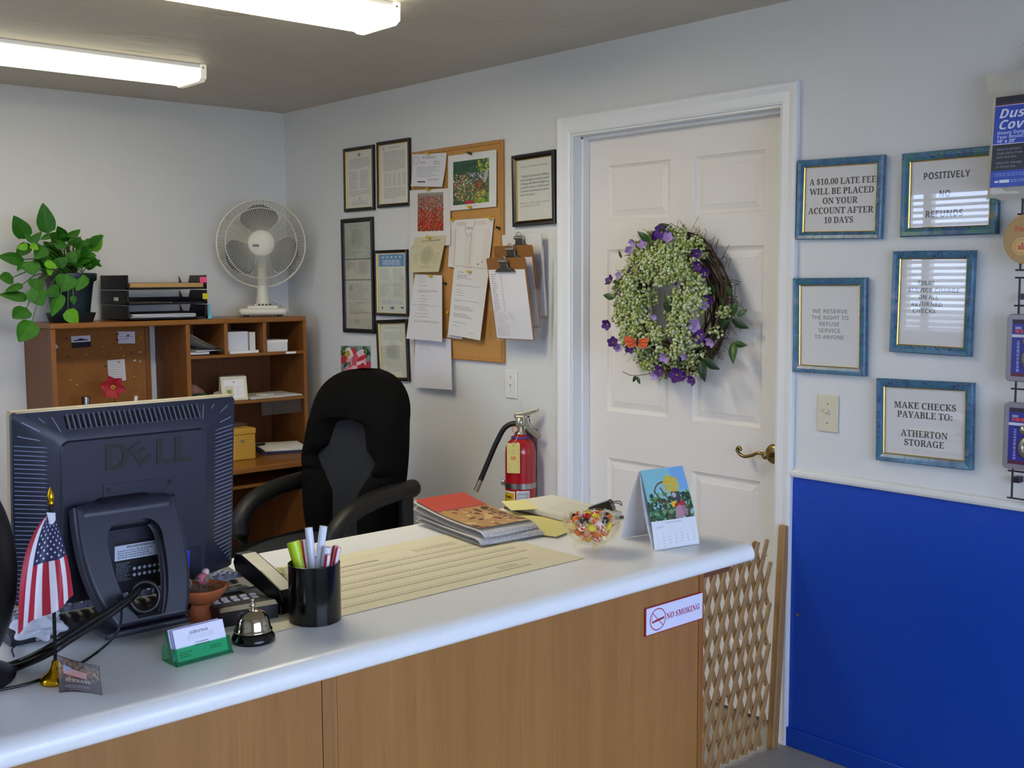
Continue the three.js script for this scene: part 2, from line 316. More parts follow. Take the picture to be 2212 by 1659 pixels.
// ---- papers in the cubbyholes
const sheetStack = (w, d, n, jit, h = .0009) => { const a = []; for (let i = 0; i < n; i++) a.push(turn(bx(w, h * .8, d), 0, rr(-jit, jit)).translate(rr(-.004, .004), i * h + h / 2, rr(-.004, .004))); return a; };
seed(11);
{
  const fold = (len, wid, a, b) => sheet((u, v) => [u * wid, Math.sin(u * Math.PI) * .02 + v * (b) + (1 - v) * a, v * len], 6, 6);
  const e1 = one('envelope', mv(turn(bx(.2, .012, .11, 0, 0, 0, .003), 0, 0, 0), .2, 1.176, .655), MT.paper, 'white envelope lying flat at the left of the first cubbyhole', 'envelope');
  one('envelope', mv(turn(bx(.22, .004, .13), 0, .1, 0), .2, 1.187, .62).rotateX(0), MT.paper, 'white letter tipped over the envelope in the first cubbyhole', 'envelope');
  const tilt = thing('folded_letter', 'folded white letters sloping down in the first cubbyhole', 'letter', [.235, 1.19, .62]);
  for (let k = 0; k < 3; k++) part('sheet', [sheet((u, v) => [-.1 + u * .2 + k * .004, .075 * Math.pow(v, 1.3) - k * .006 + .006 * Math.sin(u * 3.1), -.085 + v * .165 + k * .004], 4, 8)], MT.paper, tilt);
  one('paper_block', box2(.08, .30, 1.1675, 1.27, .40, .515), mat(0xdedfe8, .8), 'thick upright block of white paper in the second cubbyhole', 'paper');
  one('paper_block', box2(.31, .33, 1.1675, 1.18, .36, .51), MT.paper, 'thin white paper pad lying before the upright paper block', 'paper');
  one('paper_block', box2(.1, .29, 1.1675, 1.265, .355, .385), mat(0xeceadf, .8), 'cream paper block beside the upright white block in the cubbyhole', 'paper');
  const bb = thing('card_box', 'small white card box in the last cubbyhole of the hutch', 'box', [.27, 1.1675, .255]);
  part('box_body', bx(.11, .046, .11, 0, .023, 0), mat(0xe4e0dc, .7), bb); part('box_lid', bx(.114, .012, .114, 0, .05, 0), mat(0xf0eee9, .7), bb);
  one('carton', box2(.03, .16, 1.1675, 1.275, .235, .318), mat(0xb98a4c, .8), 'small brown carton at the back of the last cubbyhole', 'box');
  one('note_pad', box2(.03, .19, 1.2235 - .055, 1.2235 - .045, .12, .23), mat(0xd8cdb4, .8), 'tan note pad beside the brown carton in the last cubbyhole', 'pad');
}
// ---- middle shelf: small spiral calendar, papers, soft bits
{
  const c = thing('desk_calendar', 'small cream spiral desk calendar standing on the middle hutch shelf', 'calendar', [.285, .9425, .475], 1.35);
  const pr = canvasTex(256, 240, (x, w, h) => { x.fillStyle = '#e3dcc2'; x.fillRect(0, 0, w, h); x.fillStyle = '#f1f1ee'; x.fillRect(24, 30, 205, 190); x.fillStyle = '#d8d2bb'; x.fillRect(30, 92, 92, 118); x.fillStyle = '#7f9a54'; x.beginPath(); x.ellipse(76, 150, 22, 40, 0, 0, 7); x.fill(); x.fillStyle = '#e8cf9a'; x.beginPath(); x.arc(76, 120, 16, 0, 7); x.fill(); x.fillStyle = '#c63'; x.beginPath(); x.arc(128, 55, 8, 0, 7); x.fill(); x.strokeStyle = '#9ab'; for (let i = 0; i < 9; i++) { x.beginPath(); x.moveTo(140, 100 + i * 11); x.lineTo(215 - (i * 13) % 40, 100 + i * 11); x.stroke(); } });
  part('front_leaf', turn(bx(.125, .115, .003), -.22).translate(0, .057, .012), [mat(0xddd5b8, .7), mat(0xddd5b8, .7), mat(0xddd5b8, .7), mat(0xddd5b8, .7), mat(0xffffff, .7, { map: pr }), mat(0xddd5b8, .7)][5], c);
  part('picture', turn(flat(.122, .112), -.22).translate(0, .0575, .0142), mat(0xffffff, .7, { map: pr, two: true }), c);
  part('back_leaf', turn(bx(.125, .115, .003), .22).translate(0, .057, -.03), mat(0xd8cfae, .7), c);
  const ring = []; for (let i = 0; i < 22; i++) ring.push(new THREE.TorusGeometry(.006, .0008, 5, 10).rotateY(Math.PI / 2).translate(-.054 + i * .0052, .115, -.009));
  part('spiral_binding', ring, MT.steel, c);
  one('paper_sheets', sheetStack(.22, .28, 5, .1, .0016).map((g) => mv(g, .22, .9425, .265)), MT.paper, 'loose white papers lying on the middle hutch shelf by the calendar', 'papers');
  one('card_stack', mv(turn(bx(.07, .01, .05, 0, 0, 0, .002), 0, .3), .27, .956, .30), mat(0xd9d6cc, .7), 'small pale card pack on the papers of the middle shelf', 'cards');
  const yarn = (name, lab, col, x, y, z, s) => one(name, [0, 1, 2, 3].map((k) => sph(.022 * s, rr(-.016, .016) * s, .018 * s + rr(0, .02) * s, rr(-.02, .02) * s, 10).translate(x, y, z)), mat(col, .85), lab, 'trinket');
  yarn('plush_trinket', 'dusky pink soft trinket at the left of the middle hutch shelf', 0x9a6a64, .24, .9425, .64, 1.5);
  yarn('plush_trinket', 'dark green soft trinket under the pink one on the middle hutch shelf', 0x1f3f22, .31, .9425, .665, 1.1);
  yarn('plush_trinket', 'pale grey soft trinket next to the small spiral calendar', 0x98938a, .31, .9425, .585, .9);
  // clear acrylic sheet hanging below the middle shelf
  one('acrylic_pocket', box2(.342, .3445, .862, .928, .14, .36), glassMat(0xf0f4f4, .05), 'clear acrylic pocket hanging under the middle hutch shelf', 'pocket');
}
// ---- on the desk: cash box, papers, clip board
{
  const b = thing('cash_box', 'mustard yellow metal cash box with a lock standing on the oak desk', 'box', [.40, DESK, .535], .0);
  const ym = mat(0xc89a3c, .42);
  part('box_body', bx(.19, .118, .115, 0, .059, 0, .006), ym, b); part('lid', bx(.196, .03, .121, 0, .132, 0, .007), ym, b);
  part('lock', turn(cyl(.008, .008, .006, 0, 0, 0, 14), 0, 0, Math.PI / 2).translate(.098, .09, .012), MT.steel, b);
  one('receipt_pile', mv(turn(bx(.09, .012, .07, 0, 0, 0, .004), 0, .3), .38, DESK + .1545, .52), mat(0x4a4034, .7), 'dark wallet lying on the yellow cash box', 'wallet');
  one('binder', [mv(turn(bx(.27, .012, .24), 0, -.3), .33, DESK + .007, .255)], mat(0x23304e, .45), 'navy blue binder lying on the desk under white papers', 'binder');
  one('paper_sheets', sheetStack(.24, .21, 6, .08, .0018).map((g) => mv(turn(g, 0, -.3), .34, DESK + .0135, .26)), MT.paper, 'white papers on the navy binder lying on the desk', 'papers');
  one('marker_pen', mv(turn(cyl(.006, .006, .13, 0, 0, 0, 12), Math.PI / 2), .30, DESK + .033, .39), MT.black, 'black marker pen lying beside the papers on the desk', 'pen');
}
// ---- things pinned to the cork panel of the hutch
function pinned(name, label, cat, px, py, w, h, m, rz = 0, x = .0415) { const q = on('x', x, px, py); const o = one(name, turn(sheet((u, v) => [(u - .5) * w, (v - .5) * h, .004 * (1 - v) * (1 - v)], 4, 4), 0, Math.PI / 2).rotateX(0), m, label, cat); o.position.copy(q); o.rotation.x = rz; return o; }
const cardTex = canvasTex(200, 130, (x) => { x.fillStyle = '#e9e7ee'; x.fillRect(0, 0, 200, 70); x.fillStyle = '#211a24'; x.fillRect(0, 70, 200, 60); x.fillStyle = '#3a2f60'; x.fillRect(30, 42, 140, 12); x.beginPath(); x.ellipse(100, 42, 34, 14, 0, 0, 7); x.fill(); });
pinned('business_card', 'white and black business card pinned to the hutch cork', 'card', 175, 738, .088, .053, mat(0xffffff, .7, { map: cardTex, two: true }), .02);
const cardTex2 = canvasTex(200, 130, (x) => { x.fillStyle = '#e6e4ea'; x.fillRect(0, 0, 200, 130); x.strokeStyle = '#88b'; x.lineWidth = 4; for (const y of [60, 85]) { x.beginPath(); x.moveTo(20, y); x.lineTo(y === 60 ? 180 : 130, y - 4); x.stroke(); } });
pinned('note_card', 'white handwritten card pinned by a red pin to the hutch cork', 'card', 273, 729, .082, .056, mat(0xffffff, .7, { map: cardTex2, two: true }), -.03);
const noteTex = canvasTex(160, 200, (x) => { x.fillStyle = '#e4e2e4'; x.fillRect(0, 0, 160, 200); x.strokeStyle = '#9aa'; x.lineWidth = 3; for (let y = 50; y < 190; y += 22) { x.beginPath(); x.moveTo(14, y); x.lineTo(140, y); x.stroke(); } });
pinned('note_card', 'white ruled note hanging above the red silk flower', 'card', 252, 800, .082, .10, mat(0xffffff, .7, { map: noteTex, two: true }), .02);
pinned('note_card', 'torn white paper scrap at the hutch cork frame', 'scrap', 119, 748, .018, .022, MT.paper, .6);
seed(5);
for (const [px, py, c, nm] of [[144, 731, 0xb01818, 'red'], [253, 722, 0xb01818, 'red'], [253, 734, 0xb01818, 'red'], [276, 725, 0xc8401c, 'orange'], [303, 727, 0xc8a818, 'yellow'], [220, 748, 0xd0a818, 'yellow'], [258, 752, 0xd0a818, 'yellow'], [184, 765, 0xd0a818, 'yellow'], [148, 772, 0x2f7a1e, 'green'], [284, 762, 0xb02a18, 'red'], [302, 761, 0xc8c8cc, 'clear'], [265, 769, 0xd0a818, 'yellow'], [290, 779, 0xc8c8cc, 'clear'], [302, 780, 0xc8c8cc, 'clear'], [256, 782, 0xd0a818, 'yellow'], [288, 813, 0xd0a818, 'yellow'], [150, 823, 0xd0a818, 'yellow'], [164, 831, 0xd0a818, 'yellow'], [227, 790, 0x2f7a1e, 'green']]) {
  const q = on('x', .043, px, py);
  const g = turn(lathe([[0, .012], [.0042, .0115], [.0042, .010], [.0024, .0085], [.0024, .004], [.0046, .002], [.0046, 0], [0, 0]], 10), 0, 0, -Math.PI / 2 + rr(-.3, .3));
  const o = one('push_pin', g, mat(c, .35), nm + ' push pin stuck in the cork panel of the desk hutch', 'pin', 'push pins on the hutch cork'); o.position.set(.041, q.y, q.z);
}
// ---- desk organiser behind the monitor: silver flask, pens, red flower
{
  const at = (px, py, x) => on('x', x, px, py);
  let q = at(185, 858, .2);
  const f = thing('steel_flask', 'brushed steel flask standing on the desk before the hutch cork', 'flask', [.2, DESK, q.z]);
  part('flask_body', lathe([[0, 0], [.034, 0], [.036, .01], [.036, .2], [.03, .225], [.019, .24], [.019, .245], [0, .245]], 24), MT.steel, f);
  part('cap', lathe([[.0175, .246], [.0185, .25], [.0185, .315], [.016, .32], [0, .32]], 20), MT.steel, f);
  q = at(280, 880, .22);
  const cup = thing('pen_caddy', 'dark desk caddy holding pens and scissors before the hutch cork', 'caddy', [.22, DESK, q.z]);
  part('caddy_body', [bx(.11, .18, .16, 0, .09, 0, .006)], mat(0x1b1b22, .5), cup);
  const top = DESK + .18;
  const stick = (name, lab, c, dz, len, lean, r = .006, cc) => { const t = thing(name, lab, 'pen', [.23 + rr(-.02, .02), top - .03, q.z + dz]); t.rotation.x = lean; t.rotation.z = -.06; part('barrel', cyl(r, r, len, 0, len / 2, 0, 12), mat(c, .35), t); part('cap', cyl(r * 1.12, r * 1.12, len * .3, 0, len * .86, 0, 12), mat(cc ?? c, .35), t); return t; };
  stick('pen', 'white capped black marker standing in the desk caddy', 0x202024, -.005, .16, -.1, .0075, 0xe8e8ea);
  stick('pen', 'yellow highlighter standing at the left of the desk caddy', 0xd8a81c, .055, .075, .05, .008);
  stick('pen', 'orange pen standing beside the yellow highlighter in the caddy', 0xb8581c, .04, .07, .02, .006);
  stick('pen', 'blue pen standing in the desk caddy', 0x242a80, .045, .11, .12);
  stick('pen', 'grey pen standing in the desk caddy', 0x52525c, .012, .085, -.1, .007, 0xd8d8d8);
  stick('pen', 'black pen standing at the right of the desk caddy', 0x1a1a22, -.03, .09, -.15);
  const sc = thing('scissors', 'red handled scissors standing in the desk caddy', 'scissors', [.23, top - .02, q.z + .03]);
  part('blade', [bx(.002, .12, .012, 0, -.05, 0)], MT.steel, sc);
  for (const k of [-1, 1]) part('handle', turn(new THREE.TorusGeometry(.018, .0042, 8, 20), 0, Math.PI / 2).scale(1, 1.35, 1).translate(0, .055, k * .021), mat(0xb8301c, .35), sc);
  const fl = thing('silk_flower', 'red silk poinsettia flower tucked into the desk caddy', 'flower', (() => { const c = at(245, 836, .26); return [c.x, c.y, c.z]; })(), 1.1);
  const red = mat(0xa01020, .6, { two: true });
  for (let k = 0; k < 6; k++) { const a = k / 6 * 6.283 + .3; part('petal', turn(sheet((u, v) => { const w = .026 * Math.sin(Math.PI * Math.pow(v, .8)) + .002; return [(u - .5) * 2 * w, v * .06, .012 * Math.sin(v * 2.6) + Math.abs(u - .5) * .012]; }, 4, 6), .25, 0, a), red, fl); }
  part('flower_centre', [0, 1, 2, 3, 4, 5].map((k) => sph(.004, Math.cos(k) * .007, Math.sin(k) * .007, .012, 8)), mat(0xb8a83c, .5), fl);
  part('stem', rod([0, 0, 0], [0, -.09, -.04], .002), mat(0x24451c, .6), fl);
  // row of small dark bottles and blue packs along the desk
  seed(42);
  for (let i = 0; i < 6; i++) { const c = at(297 + i * 8, 868, .2); one('stamp', [cyl(.006, .006, .03, 0, .205, 0, 8), cyl(.010, .012, .19, 0, .095, 0, 10)].map((g) => mv(g, c.x, DESK, c.z)), mat(0x15151b, .4), 'small dark upright stamp in the row behind the monitor', 'stamp', 'dark stamps behind the monitor'); }
  for (const [px, c, l] of [[346, 0x1c4a9a, 'blue glue stick standing behind the monitor by the tall divider'], [362, 0x24305e, 'navy glue stick standing behind the monitor by the tall divider'], [377, 0x1a5fb0, 'bright blue glue stick nearest the tall divider']]) { const c2 = at(px, 868, .2); one('glue_stick', [cyl(.011, .011, .19, 0, .095, 0, 12), cyl(.009, .009, .016, 0, .198, 0, 12)].map((g) => mv(g, c2.x, DESK, c2.z)), mat(c, .4), l, 'glue stick'); }
}
// ---------- on top of the hutch: letter trays ----------
{
  const z0 = .622, z1 = 1.005, x0 = .05, x1 = .338, hh = .0675, bk = mat(0x121216, .3);
  const names = ['bottom black letter tray of the stack, holding loose white papers', 'middle black letter tray of the stack, with a white label', 'top black letter tray of the stack, holding manila folders'];
  for (let k = 0; k < 3; k++) {
    const y = HTOP + .004 + k * hh;
    const t = thing('letter_tray', names[k], 'tray', [0, y, 0], 0, 'stacked letter trays');
    part('tray_floor', box2(x0, x1, 0, .003, z0, z1), bk, t);
    part('side_wall', box2(x0, x1, .0, hh - .003, z1 - .004, z1, .001), mat(0x1d1a18, .45), t);
    part('side_wall', ext(shp([[x0, 0], [x1, 0], [x1, .06], [x1 - .02, .064], [x0 + .12, .064], [x0 + .10, .03], [x0 + .03, .03], [x0, .06]]), .003).translate(0, 0, z0), bk, t);
    part('back_wall', box2(x0, x0 + .003, 0, .03, z0, z1), bk, t);
    part('front_lip', box2(x1 - .002, x1, 0, .010, z0, z1), bk, t);
    part('front_post', box2(x1 - .003, x1, 0, hh - .003, z1 - .012, z1), bk, t); part('front_post', box2(x1 - .003, x1, 0, hh - .003, z0, z0 + .012), bk, t);
    if (k === 1) part('label', box2(.20, .25, .018, .034, z1, z1 + .0008), mat(0xcfcbbd, .6), t);
  }
  seed(3);
  one('manila_folder', [0, 1, 2, 3].map((k) => mv(turn(bx(.27, .005, .345), 0, rr(-.02, .02)), .2, HTOP + .004 + 2 * hh + .007 + k * .0062, .81)), mat(0xc9a066, .7), 'thick manila folders in the top letter tray', 'folder');
  one('paper_sheets', sheetStack(.24, .3, 8, .12, .0026).map((g) => mv(g, .2, HTOP + .008, .82)), mat(0xd8d8da, .8), 'loose white papers in the bottom letter tray', 'papers');
  one('paper_sheets', sheetStack(.22, .2, 3, .1, .002).map((g) => mv(g, .22, HTOP + .008 + hh, .88)), mat(0xb8b4ac, .8), 'few grey papers in the middle letter tray', 'papers');
  one('sticky_note', mv(bx(.001, .026, .034), .3395, HTOP + .182, .639), mat(0xf0508c, .7), 'hot pink sticky note on the top letter tray', 'sticky note');
  one('sticky_note', mv(bx(.001, .026, .026), .3395, HTOP + .106, .632), mat(0xd8c818, .7), 'yellow sticky note on the middle letter tray', 'sticky note');
  one('letter_opener', [lathe([[0, 0], [.016, 0], [.015, .006], [.006, .022], [.0045, .05], [.006, .068], [0, .07]], 14).translate(.33, HTOP, .609)], mat(0x5bb6c8, .4), 'light blue plastic hook leaning on the letter trays', 'hook');
}
// ---------- table fan ----------
{
  const f = thing('table_fan', 'off white table fan with three grey blades standing on the hutch', 'fan', [.205, HTOP, .262], 1.066);
  const iv = mat(0xddd9c8, .35), R = .212, hy = .357, fz = .055;
  part('base', [bx(.232, .034, .19, 0, .026, 0, .016, 4), bx(.15, .02, .12, 0, .045, .012, .009, 3)], iv, f);
  for (const [x, z] of [[-.08, .07], [.08, .07], [-.08, -.07], [.08, -.07]]) part('foot', cyl(.012, .012, .01, x, .005, z, 12), MT.black, f);
  for (let k = 0; k < 5; k++) part('speed_button', bx(.009, .012, .010, -.034 + k * .017, .057, .058, .002), k < 1 ? iv : mat(0x2a2a28, .5), f);
  part('column', lathe([[.04, .04], [.034, .06], [.028, .1], [.025, .16], [.024, .235], [.0, .24]], 24), iv, f);
  part('motor_housing', turn(lathe([[0, -.12], [.035, -.118], [.055, -.10], [.062, -.06], [.06, -.02], [.03, -.005], [0, 0]], 28), Math.PI / 2).translate(0, hy, 0), iv, f);
  part('neck', [bx(.05, .12, .05, 0, .27, -.05, .012)], iv, f);
  // blades
  const bm = mat(0x5c5e60, .35, { two: true });
  for (let k = 0; k < 3; k++) {
    const g = sheet((u, v) => { const r = .03 + .158 * v, w = (.34 + .36 * Math.sin(Math.min(1, v * 1.1) * Math.PI * .75)) * (v > .7 ? Math.sqrt(Math.max(0, 1 - Math.pow((v - .7) / .3, 2))) * .8 + .2 : 1), a = (u - .5) * 2 * w * 1.0; return [Math.sin(a) * r, Math.cos(a) * r, (u - .5) * .032 * (1 - v * .3)]; }, 10, 10);
    part('blade', turn(g, 0, 0, k * 2.0944 + .06).translate(0, hy, .022), bm, f);
  }
  part('blade_hub', turn(cyl(.03, .03, .03, 0, 0, 0, 20), Math.PI / 2).translate(0, hy, .02), bm, f);
  // guards: wires too thin to pick apart are one part each
  const wires = (sgn, n) => { const a = []; for (let i = 0; i < n; i++) { const t = i / n * 6.2832 + .01, c = Math.cos(t), s = Math.sin(t); const p = [[.056, .074], [.11, .071], [.168, .058], [.2, .034], [R, .006]].map(([r, z]) => [c * r, hy + s * r, sgn > 0 ? z : .012 - z * 1.1]); a.push(tube(p, .0011, 8, 4)); } return a; };
  const ringAt = (r, z, t) => new THREE.TorusGeometry(r, t, 6, 72).translate(0, hy, z);
  part('front_grille', [...wires(1, 112), ringAt(.17, .058, .0022), ringAt(.056, .075, .002)], iv, f).userData.kind = 'stuff';
  part('rear_grille', [...wires(-1, 72), ringAt(.17, -.05, .002)], iv, f).userData.kind = 'stuff';
  part('guard_rim', [ringAt(R, .006, .0052), ringAt(R + .001, -.002, .004)], iv, f);
  const hub = part('hub_cap', turn(lathe([[0, .086], [.03, .085], [.052, .081], [.0625, .074], [.064, .068], [0, .066]], 32), Math.PI / 2).translate(0, hy, 0), iv, f);
  part('maker_badge', bx(.03, .012, .001, -.026, hy - .012, .0865), mat(0x6c7684, .4), hub);
  part('power_cord', tube([[.03, .1, -.03], [.06, .075, -.04], [.1, .055, -.06], [.12, .02, -.075], [.118, .004, -.085]], .003, 24, 6), iv, f);
}
// ---------- pothos in a pot ----------
{
  seed(77);
  const cx = .175, cz = 1.19, t = thing('potted_pothos', 'trailing green pothos in a dark pot on the hutch', 'plant', [cx, HTOP, cz]);
  const pm = mat(0x12262e, .38);
  part('pot', lathe([[0, .02], [.076, .02], [.079, .03], [.096, .16], [.1, .176], [.112, .182], [.114, .212], [.108, .214], [.104, .205], [.1, .19], [0, .19]], 36), pm, t);
  part('saucer', lathe([[0, 0], [.088, 0], [.092, .004], [.103, .036], [.106, .04], [.102, .04], [.088, .012], [0, .012]], 36), pm, t);
  part('soil', cyl(.1, .1, .004, 0, .195, 0, 24), mat(0x2a1c12, .95), t);
  const lt = (sdn, a, b, y) => dataTex(128, (x, yy) => { const s = at2(nB, x * .9 + sdn * 50, yy * .35 + Math.abs(x - 64) * .9), vv = Math.abs(x - 64) < 1.6 ? .5 : 0; let c = mixc(a, b, at2(nA, x + sdn * 20, yy) * .8); if (s > .62) c = mixc(c, y, Math.min(1, (s - .62) * 5)); return mixc(c, [150, 180, 70], vv * .6); });
  const lm = [lt(1, [34, 92, 14], [70, 138, 24], [176, 196, 60]), lt(2, [26, 80, 12], [56, 120, 22], [120, 158, 44]), lt(3, [72, 138, 14], [124, 184, 30], [206, 214, 80])].map((m) => mat(0xffffff, .5, { map: m, two: true, specularIntensity: .5 }));
  const heart = (L, w) => sheet((u, v) => { const s = (u - .5) * 2, e = Math.pow(Math.max(0, Math.sin(Math.PI * Math.pow(v, .62))), .75) * (1 - v * .18); const x = s * w / 2 * Math.max(.012, e); return [x, v * L - (v < .12 ? Math.abs(s) * .07 * L : 0), -.18 * Math.abs(x) - .10 * L * v * v]; }, 6, 9);
  const leafAt = (b, tip, w, k, roll) => {
    const L = tip.clone().sub(b), len = L.length(); L.normalize();
    const toEye = EYE.clone().sub(b).normalize(); let n = toEye.clone().addScaledVector(V(0, 1, 0), .55).addScaledVector(V(rr(-1, 1), rr(-1, 1), rr(-1, 1)), roll); n.addScaledVector(L, -n.dot(L)).normalize();
    const x = new THREE.Vector3().crossVectors(L, n).normalize();
    const m = new THREE.Matrix4().makeBasis(x, L, n).setPosition(b.x - cx, b.y - HTOP, b.z - cz);
    part('leaf', heart(len, w).applyMatrix4(m), lm[k], t);
  };
  const c2 = (a, b, x) => on('x', x, a / 4.366, 420 + b / 4.366);
  const PPM = 4.366 * FPX / 5.6;
  const L = [[450, 350, 405, 80, 155, .2, 1], [245, 405, 130, 205, 150, .22, 1], [300, 450, 395, 348, 70, .24, 1], [310, 440, 232, 372, 60, .24, 1], [870, 525, 955, 370, 115, .2, 2], [820, 575, 968, 682, 75, .22, 1], [640, 420, 758, 325, 85, .15, 1], [215, 612, -10, 575, 130, .26, 1], [268, 470, 150, 580, 115, .2, 1], [118, 782, -5, 780, 125, .28, 1], [205, 852, 45, 905, 75, .3, 1], [245, 965, -5, 930, 110, .3, 1], [248, 1075, 120, 1160, 170, .32, 1], [300, 1205, 172, 1385, 185, .36, 0], [640, 765, 592, 918, 180, .29, 0], [790, 765, 722, 905, 125, .29, 0], [570, 950, 482, 1142, 115, .31, 0], [640, 1095, 738, 1228, 130, .3, 2], [320, 890, 408, 1050, 170, .32, 0], [290, 640, 318, 760, 150, .3, 0], [420, 500, 330, 600, 120, .3, 1], [520, 460, 640, 480, 110, .24, 1], [600, 440, 610, 365, 90, .2, 1], [700, 480, 820, 435, 80, .18, 1], [720, 520, 880, 520, 110, .24, 1], [480, 380, 380, 420, 60, .26, 1], [470, 640, 400, 560, 120, .28, 1], [560, 600, 590, 700, 130, .29, 1], [440, 720, 500, 700, 95, .31, 2], [350, 800, 330, 900, 130, .3, 1], [640, 560, 720, 640, 120, .28, 1], [230, 640, 160, 715, 60, .28, 1], [690, 560, 760, 590, 100, .25, 1], [430, 640, 540, 690, 70, .32, 2], [350, 480, 280, 500, 80, .3, 2], [200, 470, 250, 520, 90, .28, 2], [470, 880, 560, 960, 130, .3, 1], [690, 960, 700, 1040, 60, .31, 1]];
  for (const [bx_, by_, tx, ty, w, x, k] of L) { const b = c2(bx_, by_, x), q = c2(tx, ty, x + rr(0, .03)); leafAt(b, q, w / PPM, k, .25); part('stem', tube([[rr(-.05, .05), .19, rr(-.05, .05)], [(b.x - cx) * .6 + rr(-.02, .02), Math.max(.2, (b.y - HTOP) * .55 + .12), (b.z - cz) * .6], [b.x - cx, b.y - HTOP, b.z - cz]], .0022, 14, 5), mat(0x47662a, .5), t); }
  for (let i = 0; i < 44; i++) { const a = rr(0, 6.28), r = rr(.01, .1), b = V(cx + Math.cos(a) * r, HTOP + rr(.22, .37), cz + Math.sin(a) * r), q = b.clone().add(V(Math.cos(a) * .05 + .02, rr(-.03, .05), Math.sin(a) * .05)); leafAt(b, q, rr(.04, .06), i % 3 === 0 ? 0 : 1, .4); part('stem', tube([[rr(-.04, .04), .19, rr(-.04, .04)], [b.x - cx, b.y - HTOP, b.z - cz]], .002, 4, 5), mat(0x47662a, .5), t); }
}
// ---------- black office chair ----------
{
  const ch = thing('office_chair', 'black executive office chair with charcoal inserts facing along the counter', 'chair', [1.50, 0, .80], .24);
  const bk = mat(0x030303, .9, { specularIntensity: .3 }), gy = mat(0x1c1f24, .9), pl = mat(0x070606, .5);
  const y0 = .47, y1 = 1.157;
  const hw = (v) => v > .72 ? .232 * Math.sqrt(Math.max(0, 1 - Math.pow((v - .72) / .285, 2.3))) : v > .3 ? .232 + .012 * Math.sin((v - .3) / .42 * Math.PI) : .205 + .027 * v / .3;
  const ins = (v) => v > .72 ? 0 : v > .70 ? .07 * Math.sqrt((.72 - v) / .02) + .0 : v > .56 ? .075 + (.70 - v) / .14 * .03 : v > .49 ? .105 + Math.sin((.56 - v) / .07 * Math.PI / 2) * .055 : v > .3 ? .16 - (.49 - v) / .19 * .088 : .072;
  const front = (s, v) => { const w = hw(v), x = s * w, i = ins(v), e = Math.abs(x); let z = .07; if (v > .72) { const q = Math.min(1, Math.hypot(e / .232, (v - .72) / .285)); return .058 + .056 * Math.pow(Math.max(0, Math.sin(Math.PI * Math.min(1, .12 + q * .82))), .6) - Math.pow(q, 6) * .03; } if (e < i) z = .048 + .012 * Math.pow(e / Math.max(i, .01), 2); else z = .058 + .052 * Math.pow(Math.sin(Math.PI * Math.min(1, (e - i) / Math.max(.02, w - i)) * .92), .7); if (v < .42 && e > i) z += .012 * Math.sin(Math.PI * v / .42); if (Math.abs(v - .42) < .02 && e > i) z -= .016 * (1 - Math.abs(v - .42) / .02); return z - (1 - Math.sqrt(Math.max(0, 1 - Math.pow(s, 8)))) * .05; };
  const lean = (v) => -.255 - .09 * v + .03 * Math.sin(v * 3.0);
  const pt = (s, v, side) => [s * hw(v), y0 + v * (y1 - y0), lean(v) + (side ? front(s, v) : -.028 - .012 * (1 - s * s))];
  const NU = 56, NV = 64, A = [], B = [];
  const push = (arr, p, q, r) => arr.push(...p, ...q, ...r);
  for (let j = 0; j < NV; j++) for (let i = 0; i < NU; i++) {
    const v0 = j / NV, v1 = (j + 1) / NV, vm = (v0 + v1) / 2;
    const col = (q, v) => { const k = Math.min(.95, Math.max(.03, ins(v) / Math.max(.01, hw(v)))); return q < 18 ? -1 + (1 - k) * q / 18 : q <= 38 ? -k + 2 * k * (q - 18) / 20 : k + (1 - k) * (q - 38) / 18; };
    const P2 = (q, v, side) => pt(col(q, v), v, side);
    const a = P2(i, v0, 1), b = P2(i + 1, v0, 1), c = P2(i + 1, v1, 1), d = P2(i, v1, 1), arr = i >= 18 && i < 38 && ins(vm) > .012 ? B : A;
    push(arr, a, b, c); push(arr, a, c, d);
    const e = P2(i, v0, 0), f = P2(i + 1, v0, 0), g = P2(i + 1, v1, 0), h = P2(i, v1, 0); push(A, e, g, f); push(A, e, h, g);
    if (i === 0) { push(A, a, d, h); push(A, a, h, e); } if (i === NU - 1) { push(A, b, f, g); push(A, b, g, c); }
    if (j === 0) { push(A, a, e, f); push(A, a, f, b); }
  }
  const geo = (arr) => { const g = new THREE.BufferGeometry(); g.setAttribute('position', new THREE.Float32BufferAttribute(arr, 3)); return toCreasedNormals(g, .9); };
  part('backrest', geo(A), bk, ch); part('back_insert', geo(B), gy, ch);
  part('seat', bx(.50, .11, .50, 0, .455, .01, .05, 4), bk, ch);
  part('seat_insert', [sheet((u, v) => [(u - .5) * (.22 + .1 * Math.sin(v * 3)), .512 + .004 * Math.sin(v * 3.1), -.2 + v * .42], 6, 8).scale(1, 1, 1)].map((g) => g), mat(0x1c1f24, .9, { two: true }), ch);
  for (const s of [-1, 1]) {
    const arm = part('armrest', tube([[s * .245, .70, -.315], [s * .25, .70, -.2], [s * .252, .688, -.06], [s * .252, .655, .06], [s * .248, .60, .125], [s * .242, .55, .13]], .036, 32, 12), pl, ch);
    part('arm_post', [tube([[s * .242, .56, .13], [s * .236, .48, .11], [s * .22, .40, .06], [s * .17, .39, .0]], .019, 24, 10), bx(.034, .30, .07, s * .245, .545, -.275, .012), bx(.12, .03, .06, s * .2, .395, -.24, .01)], pl, arm);
    part('pad_end', sph(.036, s * .245, .70, -.315, 12), pl, arm); part('pad_end', sph(.036, s * .242, .55, .13, 12), pl, arm);
  }
  part('gas_lift', [cyl(.03, .03, .28, 0, .26, 0), bx(.24, .03, .3, 0, .39, -.02, .01), bx(.07, .2, .02, 0, .46, -.27, .005)], pl, ch);
